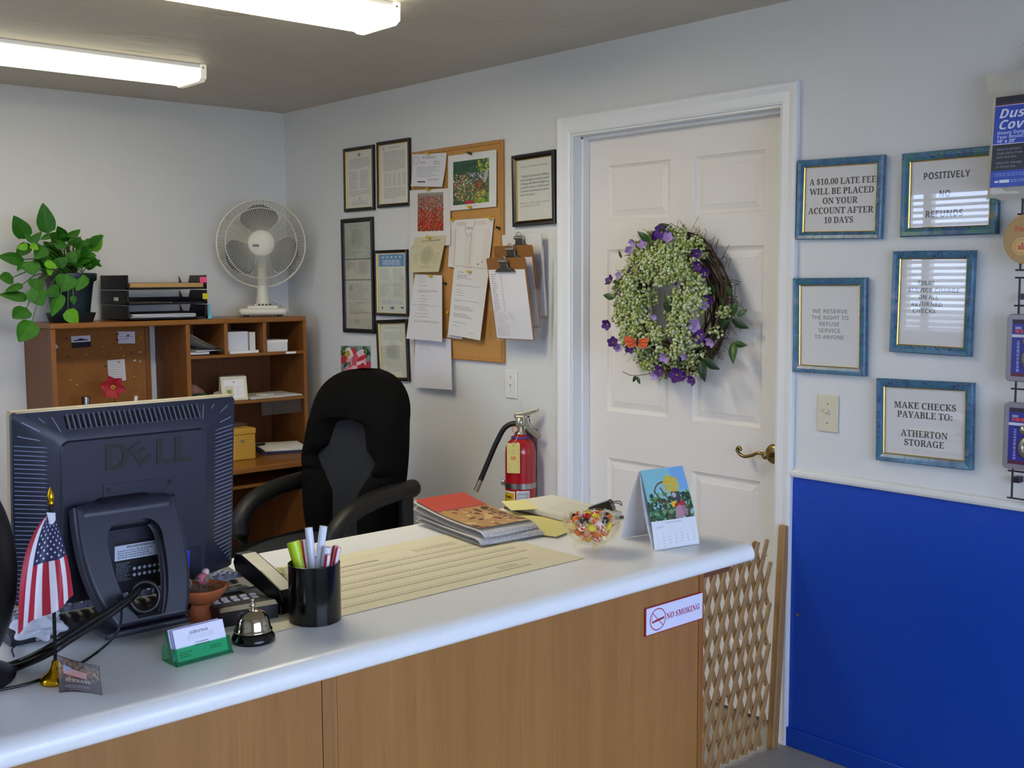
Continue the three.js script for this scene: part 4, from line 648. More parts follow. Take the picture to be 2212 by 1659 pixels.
// ---------- fire extinguisher ----------
{
  const t = thing('fire_extinguisher', 'red fire extinguisher with black hose and yellow inspection tag on the wall', 'fire extinguisher', [1.905, .5, .082], .6);
  const red = mat(0xa8101c, .25, { clearcoat: .6, clearcoatRoughness: .1 }), al = mat(0xb5ad98, .35, { metalness: .9 });
  part('cylinder', lathe([[0, 0], [.05, 0], [.058, .006], [.0615, .02], [.0615, .33], [.059, .352], [.05, .374], [.036, .388], [.027, .394], [.026, .405], [.0, .405]], 40), red, t);
  part('collar_ring', new THREE.TorusGeometry(.033, .0045, 8, 28).rotateX(Math.PI / 2).translate(0, .392, 0), mat(0x3a3f86, .5), t);
  part('valve', [lathe([[0, .4], [.0215, .4], [.0215, .41], [.015, .414], [.0145, .44], [.018, .446], [.018, .47], [0, .472]], 24), bx(.038, .045, .03, .002, .458, 0, .006)], al, t);
  part('pressure_gauge', [turn(cyl(.013, .013, .01, 0, 0, 0, 20), Math.PI / 2).translate(-.016, .426, .017)], mat(0xb06a50, .4, { metalness: .5 }), t);
  part('gauge_face', turn(cyl(.010, .010, .002, 0, 0, 0, 20), Math.PI / 2).translate(-.016, .426, .0225), mat(0xc9b49c, .4), t);
  part('top_lever', [ext(shp([[-.022, .470], [-.02, .487], [.01, .49], [.062, .505], [.072, .505], [.072, .499], [.02, .478], [.016, .468]]), .018, .002).translate(0, 0, -.009)], al, t);
  part('carry_handle', [ext(shp([[.014, .474], [.032, .474], [.036, .452], [.05, .43], [.082, .402], [.08, .392], [.068, .392], [.036, .418], [.02, .444]]), .016, .002).translate(0, 0, -.008)], al, t);
  part('safety_pin', [rod([.034, .475, -.014], [.034, .475, .014], .003), bx(.006, .03, .012, .036, .45, 0, .002)], MT.black, t);
  part('seal_wire', rod([.012, .49, 0], [.002, .535, .004], .0006), MT.steel, t);
  const hose = part('hose', tube([[-.012, .446, .004], [-.03, .446, .004], [-.06, .43, .006], [-.095, .37, .008], [-.13, .29, .01], [-.163, .212, .012]], .0105, 40, 12), mat(0x0d0d0f, .45), t);
  part('nozzle', rod([-.160, .218, .012], [-.180, .172, .013], .0105, 14), al, hose);
  part('band', cyl(.0632, .0632, .021, 0, .205, 0, 40), MT.steel, t);
  part('band_clasp', bx(.016, .02, .02, -.068, .21, .01, .003), MT.steel, t);
  part('wall_bracket', [bx(.05, .42, .006, .03, .21, -.055)], MT.steel, t).rotation.y = 0;
  const arc = (r, a0, a1, y0, y1) => sheet((u, v) => { const a = a0 + (a1 - a0) * u; return [Math.sin(a) * r, y0 + (y1 - y0) * v, Math.cos(a) * r]; }, 10, 1);
  part('yellow_label', arc(.0622, -1.2, -.12, .05, .185), paperArt(160, 200, (x) => { x.fillStyle = '#cfa014'; x.fillRect(8, 8, 144, 108); words(x, 20, 30, 110, 28, 3, '#3a2c08', { t: .4, k: 1.6 }); x.fillStyle = '#2a2420'; for (const a of [30, 80, 120]) { x.beginPath(); x.moveTo(a, 170); x.lineTo(a + 14, 130); x.lineTo(a + 24, 172); x.fill(); } }, '#e0ded6', .5), t);
  part('grey_label', arc(.0622, -.02, .85, .04, .188), paperArt(160, 200, (x) => { x.fillStyle = '#a9a8aa'; x.fillRect(10, 10, 140, 185); words(x, 24, 24, 110, 16, 9, 'rgba(225,225,228,.8)', { jag: .3 }); }, '#d8d6d4', .4), t);
  const tg = part('inspection_tag', [ext(rrect(.052, .118, .004, -.012, .318), .0006).translate(0, 0, .0645)], mat(0xd8c878, .7), t);
  part('tag_print', [flat(.046, .11).translate(-.012, .318, .0653)], paperArt(120, 270, (x) => { x.strokeStyle = '#8a9a78'; x.lineWidth = 4; x.beginPath(); x.arc(58, 78, 14, 0, 7); x.stroke(); x.fillStyle = '#d8643a'; x.font = 'bold 26px sans-serif'; x.textAlign = 'center'; words(x, 34, 120, 50, 18, 2, '#d8643a', { t: .8, k: 1.2 }); for (const [a, b] of [[14, 60], [106, 50], [104, 90], [16, 190], [104, 170], [98, 205], [30, 215], [12, 240]]) { x.fillStyle = '#2c2a1c'; x.fillRect(a, b, 4, 9); } x.fillStyle = '#9a6a40'; x.beginPath(); x.arc(60, 12, 7, 0, 7); x.fill(); }, '#d6c676', .7), tg);
  part('tag_string', rod([-.01, .374, .064], [-.002, .402, .03], .0007), MT.paper, t);
}
// ---------- wreath on the door ----------
{
  seed(909);
  const c = [2.592, 1.428, -.071];
  const t = thing('berry_wreath', 'round wreath of pale green berries and purple flowers hanging on the white door', 'wreath', c);
  const vine = mat(0x4a3826, .85), twigM = mat(0x3c3022, .85);
  const ring = [];
  for (let k = 0; k < 26; k++) { const R = rr(.15, .245), pz = rr(.012, .06), ph = rr(0, 6.28), w = rr(2, 5) | 0, am = rr(.006, .018), pts = []; for (let i = 0; i <= 40; i++) { const a = i / 40 * 6.283; pts.push([Math.cos(a) * (R + am * Math.sin(a * w + ph)), Math.sin(a) * (R + am * Math.sin(a * w + ph)), pz + am * Math.cos(a * w + ph)]); } ring.push(tube(pts, rr(.0016, .0034), 70, 5)); }
  part('vine_ring', ring, vine, t).userData.kind = 'stuff';
  const tw = [];
  for (let k = 0; k < 430; k++) { const a = rr(0, 6.283), R = rr(.2, .25), l = rr(.02, .05) * (Math.cos(a) > .2 ? 1.25 : 1), b = a + rr(-.9, .9), z = rr(.01, .07), p = [Math.cos(a) * R, Math.sin(a) * R, z], q = [p[0] + Math.cos(b) * l * .5, p[1] + Math.sin(b) * l * .5, z + rr(-.006, .014)], r = [p[0] + Math.cos(b + rr(-.6, .6)) * l, p[1] + Math.sin(b + rr(-.6, .6)) * l, z + rr(-.004, .022)]; tw.push(tube([p, q, r], rr(.0006, .0011), 4, 4)); }
  part('twigs', tw, twigM, t).userData.kind = 'stuff';
  const geo = new THREE.IcosahedronGeometry(.0056, 1), N = 6400, im = new THREE.InstancedMesh(geo, mat(0xffffff, .45), N);
  const m4 = new THREE.Matrix4(), col = new THREE.Color(); let n = 0;
  const clusters = []; for (let i = 0; i < 300; i++) { const a = rr(0, 6.283), R = .035 + .215 * Math.sqrt(rnd()), bare = Math.cos(a) > .55 && R > .19; if (bare && rnd() < .8) { i--; continue; } clusters.push([Math.cos(a) * R - .004, Math.sin(a) * R, .06 + .065 * Math.sin(Math.min(1, .12 + (R - .05) / .2) * Math.PI) + rr(-.012, .012)]); }
  while (n < N) { const q = clusters[n % clusters.length], r = .026 * Math.cbrt(rnd()), u = rr(0, 6.283), v = Math.acos(rr(-1, 1)); const s = rr(.7, 1.15); m4.makeScale(s, s, s).setPosition(q[0] + r * Math.sin(v) * Math.cos(u), q[1] + r * Math.sin(v) * Math.sin(u), Math.max(.03, q[2] + r * Math.cos(v) * .8)); im.setMatrixAt(n, m4); const g = rnd(); col.set(g < .4 ? 0xc9cfa6 : g < .7 ? 0xb2bd7c : g < .9 ? 0x9aa850 : 0x7f8f48); im.setColorAt(n, col); n++; }
  im.name = 'berries'; im.userData.kind = 'stuff'; t.add(im);
  // flowers, from where the photograph shows them
  const pu = [mat(0x4a1a6e, .6, { two: true }), mat(0xa88ac8, .6, { two: true }), mat(0x5a2a86, .6, { two: true })];
  const fc = (a, b) => on('z', .035, 1270 + a / 4.1486, 450 + b / 4.1486);
  const pet = sheet((u, v) => { const w = .009 * Math.sin(Math.PI * Math.pow(v, .7) * .93) + .0006; return [(u - .5) * 2 * w, v * .019, .006 * v * v + Math.abs(u - .5) * .003]; }, 3, 4);
  for (const [a, b, k, s] of [[655, 215, 2, 1.5], [600, 240, 0, 1], [720, 268, 1, 1.1], [505, 330, 1, 1.2], [418, 300, 1, .9], [358, 370, 1, .9], [975, 405, 0, 1], [1010, 500, 0, 1.1], [990, 580, 0, 1.1], [1030, 575, 0, 1], [485, 525, 0, 1.1], [410, 568, 0, 1.2], [710, 588, 2, .9], [205, 655, 0, 1.2], [275, 600, 1, .8], [348, 640, 1, .9], [340, 765, 1, 1.4], [885, 685, 0, 1.2], [790, 652, 0, .9], [1060, 810, 0, 1.2], [1040, 865, 1, .9], [880, 1030, 0, 1.4], [970, 1050, 1, 1.3], [870, 1100, 1, .9], [940, 985, 1, .8], [965, 1150, 2, 1.3], [1020, 1130, 2, 1.2], [1105, 1190, 1, 1.1], [350, 1005, 0, 1], [168, 1040, 0, 1.2], [240, 1205, 0, 1.2], [268, 1255, 1, 1], [385, 1250, 0, 1.1], [355, 1110, 1, .8], [710, 1325, 1, 1.2], [850, 1330, 1, .8], [650, 1455, 0, 1.2], [610, 1490, 1, 1.1], [790, 1495, 0, 1.6], [840, 1510, 0, 1.1], [925, 1535, 0, 1.1], [800, 1140, 0, .9], [600, 975, 1, .7], [765, 940, 1, .7]]) {
    const p = fc(a, b), gs = []; for (let j = 0; j < 5; j++) gs.push(turn(pet.clone(), .25, 0, j * 1.2566));
    const f = part('flower', gs, pu[k], t); f.position.set(p.x - c[0], p.y - c[1], p.z - c[2] + rr(-.012, .008)); f.rotation.set(rr(-.5, .5), rr(-.2, .9), rr(0, 6)); f.scale.setScalar(s * 1.05);
    part('flower_eye', sph(.0026, 0, 0, .003, 6), mat(0xc8a84a, .6), f);
  }
  const lfM = [mat(0x1c3a18, .4, { two: true }), mat(0x35571f, .4, { two: true })];
  const lf = sheet((u, v) => { const w = .0125 * Math.sin(Math.PI * Math.pow(v, .75)) + .0004; const x = (u - .5) * 2 * w; return [x, v * .055, -.35 * Math.abs(x) + .006 * Math.sin(v * 3)]; }, 4, 7);
  for (const [a, b, an, s, k] of [[600, 190, -1.3, 1.1, 0], [560, 300, .8, 1.1, 1], [240, 800, 1.4, 1, 1], [330, 815, -2.2, 1.1, 0], [680, 840, -2.6, 1.15, 0], [720, 830, -1.2, .9, 0], [835, 840, .1, 1, 1], [690, 760, -2.6, .8, 1], [850, 880, -1.4, .8, 1], [1045, 780, .4, .9, 1], [1095, 800, -2.6, .9, 1], [1150, 690, -2.8, .9, 1], [1200, 960, -.5, 1, 1], [1250, 970, -1.0, .8, 1], [1080, 1060, -1.2, 1.2, 0], [1200, 1000, -2.0, 1.3, 0], [1215, 1200, -2.9, 1.4, 1], [1215, 1215, -1.8, .9, 1], [1030, 1350, -2.0, 1.4, 0], [1010, 1370, -2.9, 1.3, 0], [430, 1500, 2.6, .5, 0], [440, 1505, -2.6, .6, 0], [300, 450, .1, .6, 1], [870, 1200, 1.3, .9, 0], [830, 1190, 2.2, .8, 1]]) {
    const p = fc(a, b), f = part('leaf', lf.clone(), lfM[k], t); f.position.set(p.x - c[0], p.y - c[1], p.z - c[2] + (a > 1040 ? -.05 : 0)); f.rotation.set(rr(-.3, .3), rr(-.2, .6), an); f.scale.setScalar(s);
  }
  part('curl_stem', tube([(() => { const p = fc(500, 1490); return [p.x - c[0], p.y - c[1], .08]; })(), (() => { const p = fc(360, 1500); return [p.x - c[0], p.y - c[1], .09]; })(), (() => { const p = fc(300, 1465); return [p.x - c[0], p.y - c[1], .1]; })()], .0014, 16, 5), lfM[1], t);
  // butterfly
  const bp = fc(520, 1190), bf = part('butterfly', [new THREE.CapsuleGeometry(.0035, .026, 4, 8)], MT.black, t);
  bf.position.set(bp.x - c[0], bp.y - c[1], bp.z - c[2] + .045); bf.rotation.set(0, .35, -.05);
  const wing = canvasTex(128, 128, (x) => { x.fillStyle = '#d8551a'; x.fillRect(0, 0, 128, 128); x.strokeStyle = '#1c120c'; x.lineWidth = 5; for (const [a, b] of [[30, 0], [70, 20], [110, 60], [90, 110]]) { x.beginPath(); x.moveTo(0, 70); x.lineTo(a, b); x.stroke(); } x.lineWidth = 16; x.strokeRect(0, 0, 128, 128); x.fillStyle = '#e8e4dc'; for (let i = 0; i < 18; i++) { x.fillRect(6 + i * 7, 3, 3, 4); x.fillRect(119, 6 + i * 7, 4, 3); x.fillRect(6 + i * 7, 120, 3, 4); } });
  const wm = mat(0xffffff, .6, { map: wing, two: true });
  for (const q of [-1, 1]) { const g = new THREE.ShapeGeometry(shp([[0, .002], [.02, .014], [.046, .02], [.05, .012], [.045, 0], [.042, -.012], [.03, -.024], [.012, -.022], [0, -.008]])); const p = g.attributes.position, uv = g.attributes.uv; for (let i = 0; i < p.count; i++) uv.setXY(i, p.getX(i) / .05, (p.getY(i) + .024) / .044); part('wing', g.rotateY(q < 0 ? Math.PI + .25 : -.25), wm, bf); }
}
// ---------- five marbled sign frames ----------
seed(55);
function marble(green, sdn) {
  return mat(0xffffff, .28, { two: true, map: dataTex(256, (x, y) => { const a = at2(nB, x * 1.3 + sdn * 60, y * 1.3), b = at2(nA, x + 31, y + sdn * 70), d = at2(nB, x * 1.2 + 120, y * 1.2 + sdn * 90), v = Math.abs(at2(nB, x * 1.6 + 40, y * 1.6 + 20 + sdn * 33) - .5); let k = mixc([52, 88, 124], [92, 138, 168], a * 1.6 - .3); k = mixc(k, green ? [66, 118, 108] : [60, 116, 134], Math.min(1, Math.max(0, (b - .48) * 4))); if (d > .56) k = mixc(k, green ? [140, 122, 96] : [120, 128, 156], Math.min(.9, (d - .56) * 7)); if (v < .014) k = mixc(k, [22, 36, 58], .75); return k; }, true, 5) });
}
const lipG = mat(0xd8b45c, .25, { metalness: .85, two: true });
function sign(lines, o = {}) {      // [words, baseline, font, shift, width]
  return paperArt(512, o.h ?? 425, (x, w) => { x.fillStyle = o.ink ?? '#2b282c'; x.textAlign = 'center'; for (const [s, y, f, dx, mw] of lines) { x.font = f; x.save(); x.translate(w / 2 + dx, y); x.scale(mw / x.measureText(s).width, 1); x.fillText(s, 0, 0); x.restore(); } }, '#dedcda', .7);
}
const GS = 'marbled frames with printed rules', SB = 'bold 56px serif', HB = 'bold 46px sans-serif', HR = '46px sans-serif';
wallFrame([[1723.7, 346.3], [1907.7, 333.8], [1901.6, 515.5], [1718.2, 517.8]], 'blue marbled frame with the late fee notice beside the door', marble(0, 1), lipG, sign([['A $10.00 LATE FEE', 118, SB, 12, 474], ['WILL BE PLACED', 181, SB, 8, 460], ['ON YOUR', 243, SB, 0, 250], ['ACCOUNT AFTER', 306, SB, 4, 464], ['10 DAYS', 368, SB, -4, 212]]), .021, .02, GS, .012);
wallFrame([[1945.3, 331.2], [2156, 314], [2154.5, 504], [1944.4, 513.5]], 'green marbled frame with the no refunds notice behind the plastic bag', marble(1, 2), lipG, sign([['POSITIVELY', 112, 'bold 56px sans-serif', -24, 302], ['NO', 222, 'bold 54px sans-serif', -31, 76], ['REFUNDS', 340, 'bold 56px sans-serif', -32, 246]], { h: 400, ink: '#47484e' }), .023, .02, GS);
wallFrame([[1714.5, 600.3], [1872.7, 600], [1866, 813], [1711, 803.5]], 'blue marbled frame with the right to refuse service notice above the ivory switch', marble(0, 3), lipG, sign([['WE RESERVE', 236, HR, 0, 305], ['THE RIGHT TO', 290, HR, 0, 320], ['REFUSE', 344, HR, -4, 178], ['SERVICE', 400, HR, -4, 193], ['TO ANYONE', 455, HR, -4, 256]], { h: 690, ink: '#55565c' }), .021, .02, GS, .02);
wallFrame([[1929.4, 541.8], [2105.5, 541], [2092.5, 770.6], [1917.5, 760.5]], 'blue marbled frame with the returned checks charge notice', marble(0, 4), lipG, sign([['$35.00', 208, HB, -52, 136], ['SERVICE CHARGE', 264, HB, 7, 400], ['ON ALL', 319, HB, -30, 158], ['RETURNED', 374, HB, -41, 245], ['CHECKS', 428, HB, -60, 182]], { h: 690, ink: '#4e4f56' }), .021, .02, GS);
wallFrame([[1893.4, 816.6], [2102.5, 828.4], [2095.8, 1016], [1888.7, 994.7]], 'blue marbled frame saying whom checks are payable to, above the chair rail', marble(0, 5), lipG, sign([['MAKE CHECKS', 130, SB, 2, 396], ['PAYABLE TO:', 188, SB, 2, 354], ['ATHERTON', 305, SB, 0, 298], ['STORAGE', 363, SB, 0, 256]]), .022, .02, GS);

// ---------- wire grid rack with goods ----------
const RXW = 3.826;
function gridPanel(y0, y1, label) {
  const t = thing('wire_grid', label, 'wire rack', [RXW, y0, .026], 0, 'wire grid panels'), wm = mat(0x241630, .4), h = y1 - y0, w = .61;
  for (let i = 0; i <= 8; i++) part('vertical_wire', cyl(.003, .003, h, i * w / 8, h / 2, 0, 8), wm, t);
  for (let i = 0; i <= 8; i++) part('cross_wire', turn(cyl(.0024, .0024, w + .02, 0, 0, 0, 8), 0, 0, Math.PI / 2).translate(w / 2, i * h / 8, .005), wm, t);
  for (const [a, b] of [[.01, .05], [w - .01, .05], [.01, h - .05], [w - .01, h - .05]]) part('wall_clip', box2(a - .008, a + .008, b - .008, b + .008, -.026, .002), wm, t);
}
gridPanel(.922, 1.512, 'lower black wire grid panel on the wall at the goods display'); gridPanel(1.532, 2.117, 'upper black wire grid panel on the wall at the goods display');
const prong = (x, y, l, what) => { const t = thing('display_hook', 'thin metal display hook carrying the ' + what, 'hook', [x, y, .03], 0, 'display hooks'); part('prong', tube([[0, 0, 0], [0, -.002, l * .5], [0, .006, l]], .002, 10, 6), MT.steel, t); part('back_tab', bx(.02, .02, .003, 0, .004, -.001), MT.steel, t); };
{
  prong(3.885, 2.028, .06, 'plastic dust cover bag'); prong(3.88, 1.665, .04, 'round tape pack'); prong(3.9, 1.42, .05, 'upper padlock pack'); prong(3.9, 1.187, .05, 'lower padlock pack');
  // dust cover bag
  const t = thing('dust_cover_bag', 'clear plastic bag of folded dust cover hanging on the wire grid', 'bag', [3.745, 1.718, .062]), w = .21, h = .325;
  const milky = mat(0xd9d4c8, .3, { transmission: .35, thickness: 0, two: true });
  const pil = (s) => sheet((u, v) => { const e = Math.pow(Math.sin(Math.PI * Math.max(.001, Math.min(.999, u))), .4) * (v > .8 ? .25 : Math.pow(Math.sin(Math.PI * Math.min(1, v / .8)), .35)), wob = .003 * Math.sin(u * 21 + v * 17) + .002 * Math.sin(v * 43); const sk = v > .8 ? -.008 : (1 - v) * -.012 + .012; return [u * w + sk + wob, v * h + (v < .05 ? wob * 1.5 : 0), s * (.017 * e) + wob * .3]; }, 20, 24);
  part('plastic_film', [pil(1), pil(-1)], milky, t);
  part('folded_sheet', bx(w * .9, h * .72, .018, w * .5, h * .39, 0, .008), mat(0xd8d5cc, .6), t);
  const card = canvasTex(400, 600, (x, W2, H2) => {
    x.fillStyle = '#12102a'; x.fillRect(0, 0, W2, 56); x.fillStyle = '#5a1440'; x.fillRect(0, 46, W2, 12); x.fillStyle = '#1840b4'; x.fillRect(0, 62, W2, 250); x.fillStyle = '#dfe6f4'; x.fillRect(0, 58, W2, 4); x.fillRect(0, 312, W2, 5);
    x.font = 'italic bold 84px sans-serif'; x.textAlign = 'left'; x.fillText('Dust', 22, 142); x.fillText('Cover', 22, 216); x.font = 'bold 30px sans-serif'; x.fillStyle = '#c4d2f2'; x.fillText('Heavy Duty', 22, 250); x.fillText('Tear Resistant', 22, 278); x.fillStyle = '#e4eaf8'; x.fillText("10' x 20'", 22, 306);
    x.fillStyle = '#0c0a16'; x.fillRect(0, 317, W2, 170); x.fillStyle = '#9aa2b4'; x.font = '21px sans-serif'; x.fillText('Ideal to protect', 28, 356); x.fillText('large items from', 28, 382); x.fillText('dust and dirt', 28, 408); x.fillText('Ideal for storage', 28, 446); x.fillText('or home use', 28, 472);
    x.fillStyle = '#d8cfc0'; x.beginPath(); x.ellipse(300, 420, 70, 50, 0, 0, 7); x.fill(); x.fillStyle = '#1840b4'; x.fillRect(0, 490, W2, 110); words(x, 22, 508, 180, 13, 2, '#8fa4dc'); x.fillStyle = '#dfe6f4'; x.fillRect(28, 556, 22, 14); x.fillRect(56, 552, 60, 20); words(x, 122, 554, 100, 11, 2, '#b4c2e8');
  });
  part('printed_card', [sheet((u, v) => [.026 + u * .175 - (1 - v) * .009, .03 + v * .232, .0192], 2, 2)], mat(0xffffff, .3, { map: card, two: true }), t);
  // round tape pack
  const d = thing('tape_pack', 'round tan tape pack hanging on the wire grid', 'tape', [3.862, 1.612, .052]);
  part('roll', turn(cyl(.066, .066, .026, 0, 0, 0, 40), Math.PI / 2), mat(0xa8824a, .45), d);
  part('printed_disc', [new THREE.CircleGeometry(.064, 40).translate(0, 0, .0135)], mat(0xffffff, .4, { map: canvasTex(256, 256, (x) => { x.fillStyle = '#b08c50'; x.fillRect(0, 0, 256, 256); x.fillStyle = '#c83a24'; x.font = 'bold 40px sans-serif'; x.textAlign = 'left'; x.fillText('Pa', 54, 88); x.fillStyle = '#cfae64'; x.beginPath(); x.arc(92, 166, 46, 0, 7); x.fill(); x.strokeStyle = '#c83a24'; x.lineWidth = 4; x.setLineDash([6, 6]); x.beginPath(); x.arc(92, 166, 36, 0, 7); x.stroke(); x.fillStyle = '#c83a24'; x.fillRect(76, 162, 12, 20); x.fillRect(92, 146, 10, 36); x.fillRect(104, 166, 8, 16); }), two: true }), d);
  part('hang_hole_rim', [new THREE.TorusGeometry(.012, .003, 8, 20).translate(.018, .05, .014)], MT.black, d);
  // two padlock blister packs
  const blister = (y, label) => {
    const b = thing('padlock_pack', label, 'padlock pack', [3.815, y, .046], 0, 'padlock packs on the wire grid'), w2 = .125, h2 = .172;
    part('clam_shell', [ext(rrect(w2, h2, .01, w2 / 2, h2 / 2), .012, .003)], mat(0xb4acb6, .25, { transmission: .5, thickness: 0 }), b);
    const art = canvasTex(256, 352, (x) => { x.fillStyle = '#2a2c8c'; x.fillRect(0, 0, 256, 352); x.fillStyle = '#2c1430'; x.fillRect(0, 0, 256, 26); x.fillStyle = '#c8ccd8'; x.fillRect(0, 92, 256, 18); x.fillStyle = '#8f96b8'; x.fillRect(20, 44, 40, 16); x.fillStyle = '#d23a34'; words(x, 22, 62, 210, 26, 1, '#d23a34', { t: .8, k: 1.3 }); x.save(); x.translate(34, 322); x.rotate(-Math.PI / 2); words(x, 0, 0, 190, 22, 1, '#8a90d0', { t: .8 }); x.restore(); x.fillStyle = '#5a1c30'; x.fillRect(0, 330, 256, 22); });
    part('backing_card', [flat(w2 - .022, h2 - .022).translate(w2 / 2 + .001, h2 / 2, .0156)], mat(0xffffff, .4, { map: art, two: true }), b);
    part('padlock', [turn(lathe([[0, .012], [.018, .012], [.03, .008], [.033, 0], [0, 0]], 28), Math.PI / 2).translate(w2 * .58, .058, .0165), turn(lathe([[0, .009], [.010, .008], [.013, 0], [0, 0]], 20), Math.PI / 2).translate(w2 * .44, .104, .0165)], mat(0xb8b2a0, .3, { metalness: .9 }), b);
    part('shackle', [new THREE.TorusGeometry(.018, .0042, 8, 20).translate(w2 * .58, .062, .03)], MT.steel, b);
  };
  blister(1.242, 'upper blue padlock blister pack on the wire grid'); blister(1.009, 'lower blue padlock blister pack on the wire grid');
}
// ---------- reception counter ----------
const CT = .909, CX0 = 2.948, CX1 = 3.648, CZ0 = .925, CZ1 = 3.9, CF = 3.632;
{
  const t = thing('worktop', 'long white laminate counter top with rounded front edge', 'counter top', [0, 0, 0]);
  const s = new THREE.Shape(); const y1 = CT, y0 = CT - .038; s.moveTo(CX0, y0); s.lineTo(CX1 - .012, y0); s.quadraticCurveTo(CX1, y0, CX1, y0 + .012); s.quadraticCurveTo(CX1, y1, CX1 - .03, y1); s.lineTo(CX0 + .004, y1); s.quadraticCurveTo(CX0, y1, CX0, y1 - .004); s.closePath();
  part('top_slab', ext(s, CZ1 - CZ0).translate(0, 0, CZ0), MT.laminate, t, 'z');
}
{
  const t = thing('reception_desk', 'oak veneer counter base panel below the white counter top', 'counter', [0, 0, 0]);
  const Y1 = CT - .0395, EZ = 1.092;
  part('front_panel', box2(CF - .018, CF, 0, Y1, EZ + .013, 2.035), MT.oakFront, t, 'y');
  part('seam_strip', box2(CF - .018, CF + .0008, 0, Y1, 2.0362, 2.0635), MT.oakStrip, t, 'y');
  part('front_panel', box2(CF - .018, CF, 0, Y1, 2.0647, CZ1 - .02), MT.oakFront, t, 'y');
  part('corner_trim', box2(CF - .02, CF + .003, 0, Y1, EZ - .004, EZ + .012, .003), MT.oakEdge, t, 'y');
  part('end_panel', box2(CX0 + .05, CF - .02, 0, Y1, EZ, EZ + .018), MT.oakFront, t, 'y');
  part('end_panel', box2(CX0 + .05, CF - .02, 0, Y1, CZ1 - .04, CZ1 - .022), MT.oakFront, t, 'y');
  part('cleat', box2(CX0 + .06, CF - .03, Y1 - .025, Y1, CZ0 + .03, EZ - .005), mat(0x6b3d22, .7), t);
}
{
  const p = [[1391, 1314], [1515, 1274], [1515, 1333], [1391, 1375]].map(([a, b]) => on('x', CF, a, b));
  const zc = (p[0].z + p[1].z) / 2, yc = (p[0].y + p[3].y) / 2, w = p[0].z - p[1].z, h = p[0].y - p[3].y;
  const t = thing('no_smoking_sign', 'white no smoking sign with red lettering on the counter front', 'sign', [CF + .001, yc, zc], Math.PI / 2);
  const art = canvasTex(760, 250, (x) => { x.fillStyle = '#dcdcf0'; x.fillRect(0, 0, 760, 250); x.strokeStyle = '#a01c34'; x.fillStyle = '#a01c34'; x.lineWidth = 9; x.beginPath(); x.ellipse(150, 126, 100, 100, 0, 0, 7); x.stroke(); x.lineWidth = 7; x.beginPath(); x.moveTo(82, 56); x.lineTo(220, 198); x.stroke(); x.save(); x.translate(150, 134); x.rotate(-.12); x.fillRect(-75, -9, 160, 20); x.fillStyle = '#dcdcf0'; x.fillRect(-48, -9, 4, 20); x.restore(); x.lineWidth = 4; x.strokeStyle = '#a01c34'; x.beginPath(); x.moveTo(72, 130); x.quadraticCurveTo(60, 112, 72, 98); x.quadraticCurveTo(80, 88, 70, 76); x.stroke(); x.fillStyle = '#9a1830'; x.font = 'bold 78px serif'; x.textAlign = 'left'; x.save(); x.translate(262, 152); x.scale(.86, 1); x.fillText('NO SMOKING', 0, 0); x.restore(); });
  part('plate', bx(w, h, .003, 0, 0, .0015, .0006), mat(0xa01c28, .4), t);
  part('print', flat(w - .004, h - .004).translate(.001, 0, .0033), mat(0xffffff, .35, { map: art, two: true }), t);
}
// ---------- folding gate ----------
{
  const g = thing('accordion_gate', 'folding wooden lattice gate between the counter and the door casing', 'gate', [3.085, 0, 0]);
  const wood = mat(0xffffff, .55, { map: oakTex([150, 112, 66], [196, 158, 108], [6, 1], 7) }), wood2 = mat(0xffffff, .55, { map: oakTex([138, 100, 56], [186, 146, 96], [6, 1], 8) });
  const post = part('gate_post', [bx(.026, .728, .03, 0, .364, 0, .004)], wood2, g, 'y'); post.position.set(.016, 0, .066); post.rotation.x = -.062;
  part('latch', [bx(.008, .03, .018, .02, .44, .03, .002), rod([.03, .45, .04], [.03, .43, .04], .002)], MT.steel, g);
  const top = .69, bot = .012, tan = .357, sp = .0475, zMin = .075, zMax = 1.06, rung = (zb, dir, x, m) => {
    // from (zb, bot) upward, leaning by dir; cut at the post and at the far end
    let a = [zb, bot], b = [zb + dir * tan * (top - bot), top];
    const cut = (lim) => { const t = (lim - a[0]) / (b[0] - a[0]); return [lim, a[1] + t * (b[1] - a[1])]; };
    const lo = Math.min(a[0], b[0]), hi = Math.max(a[0], b[0]); if (hi < zMin + .03 || lo > zMax - .03) return;
    if (a[0] < zMin) a = cut(zMin); if (b[0] < zMin) b = cut(zMin); if (a[0] > zMax) a = cut(zMax); if (b[0] > zMax) b = cut(zMax);
    const L = Math.hypot(b[0] - a[0], b[1] - a[1]), q = part('slat', bx(.0075, L, .0165, 0, 0, 0, .002, 1), m, g, 'y');
    q.position.set(x, (a[1] + b[1]) / 2, (a[0] + b[0]) / 2); q.rotation.x = Math.atan2(b[0] - a[0], b[1] - a[1]);
  };
  for (let k = -7; k < 30; k++) { rung(.1 + k * sp, -1, .0048, wood); rung(.1 + k * sp, 1, -.0048, wood2); }
  const riv = []; for (let k = 0; k < 20; k++) for (const y of [.64, .5, .37, .23, .1]) riv.push(turn(cyl(.0018, .0018, .002, 0, 0, 0, 6), 0, 0, Math.PI / 2).translate(.009, y, .1 + k * sp + (y * 7 % 1) * .004));
  part('rivets', riv, MT.black, g).userData.kind = 'stuff';
}
const onTop = (px, py, h = 0) => on('y', CT + h, px, py);
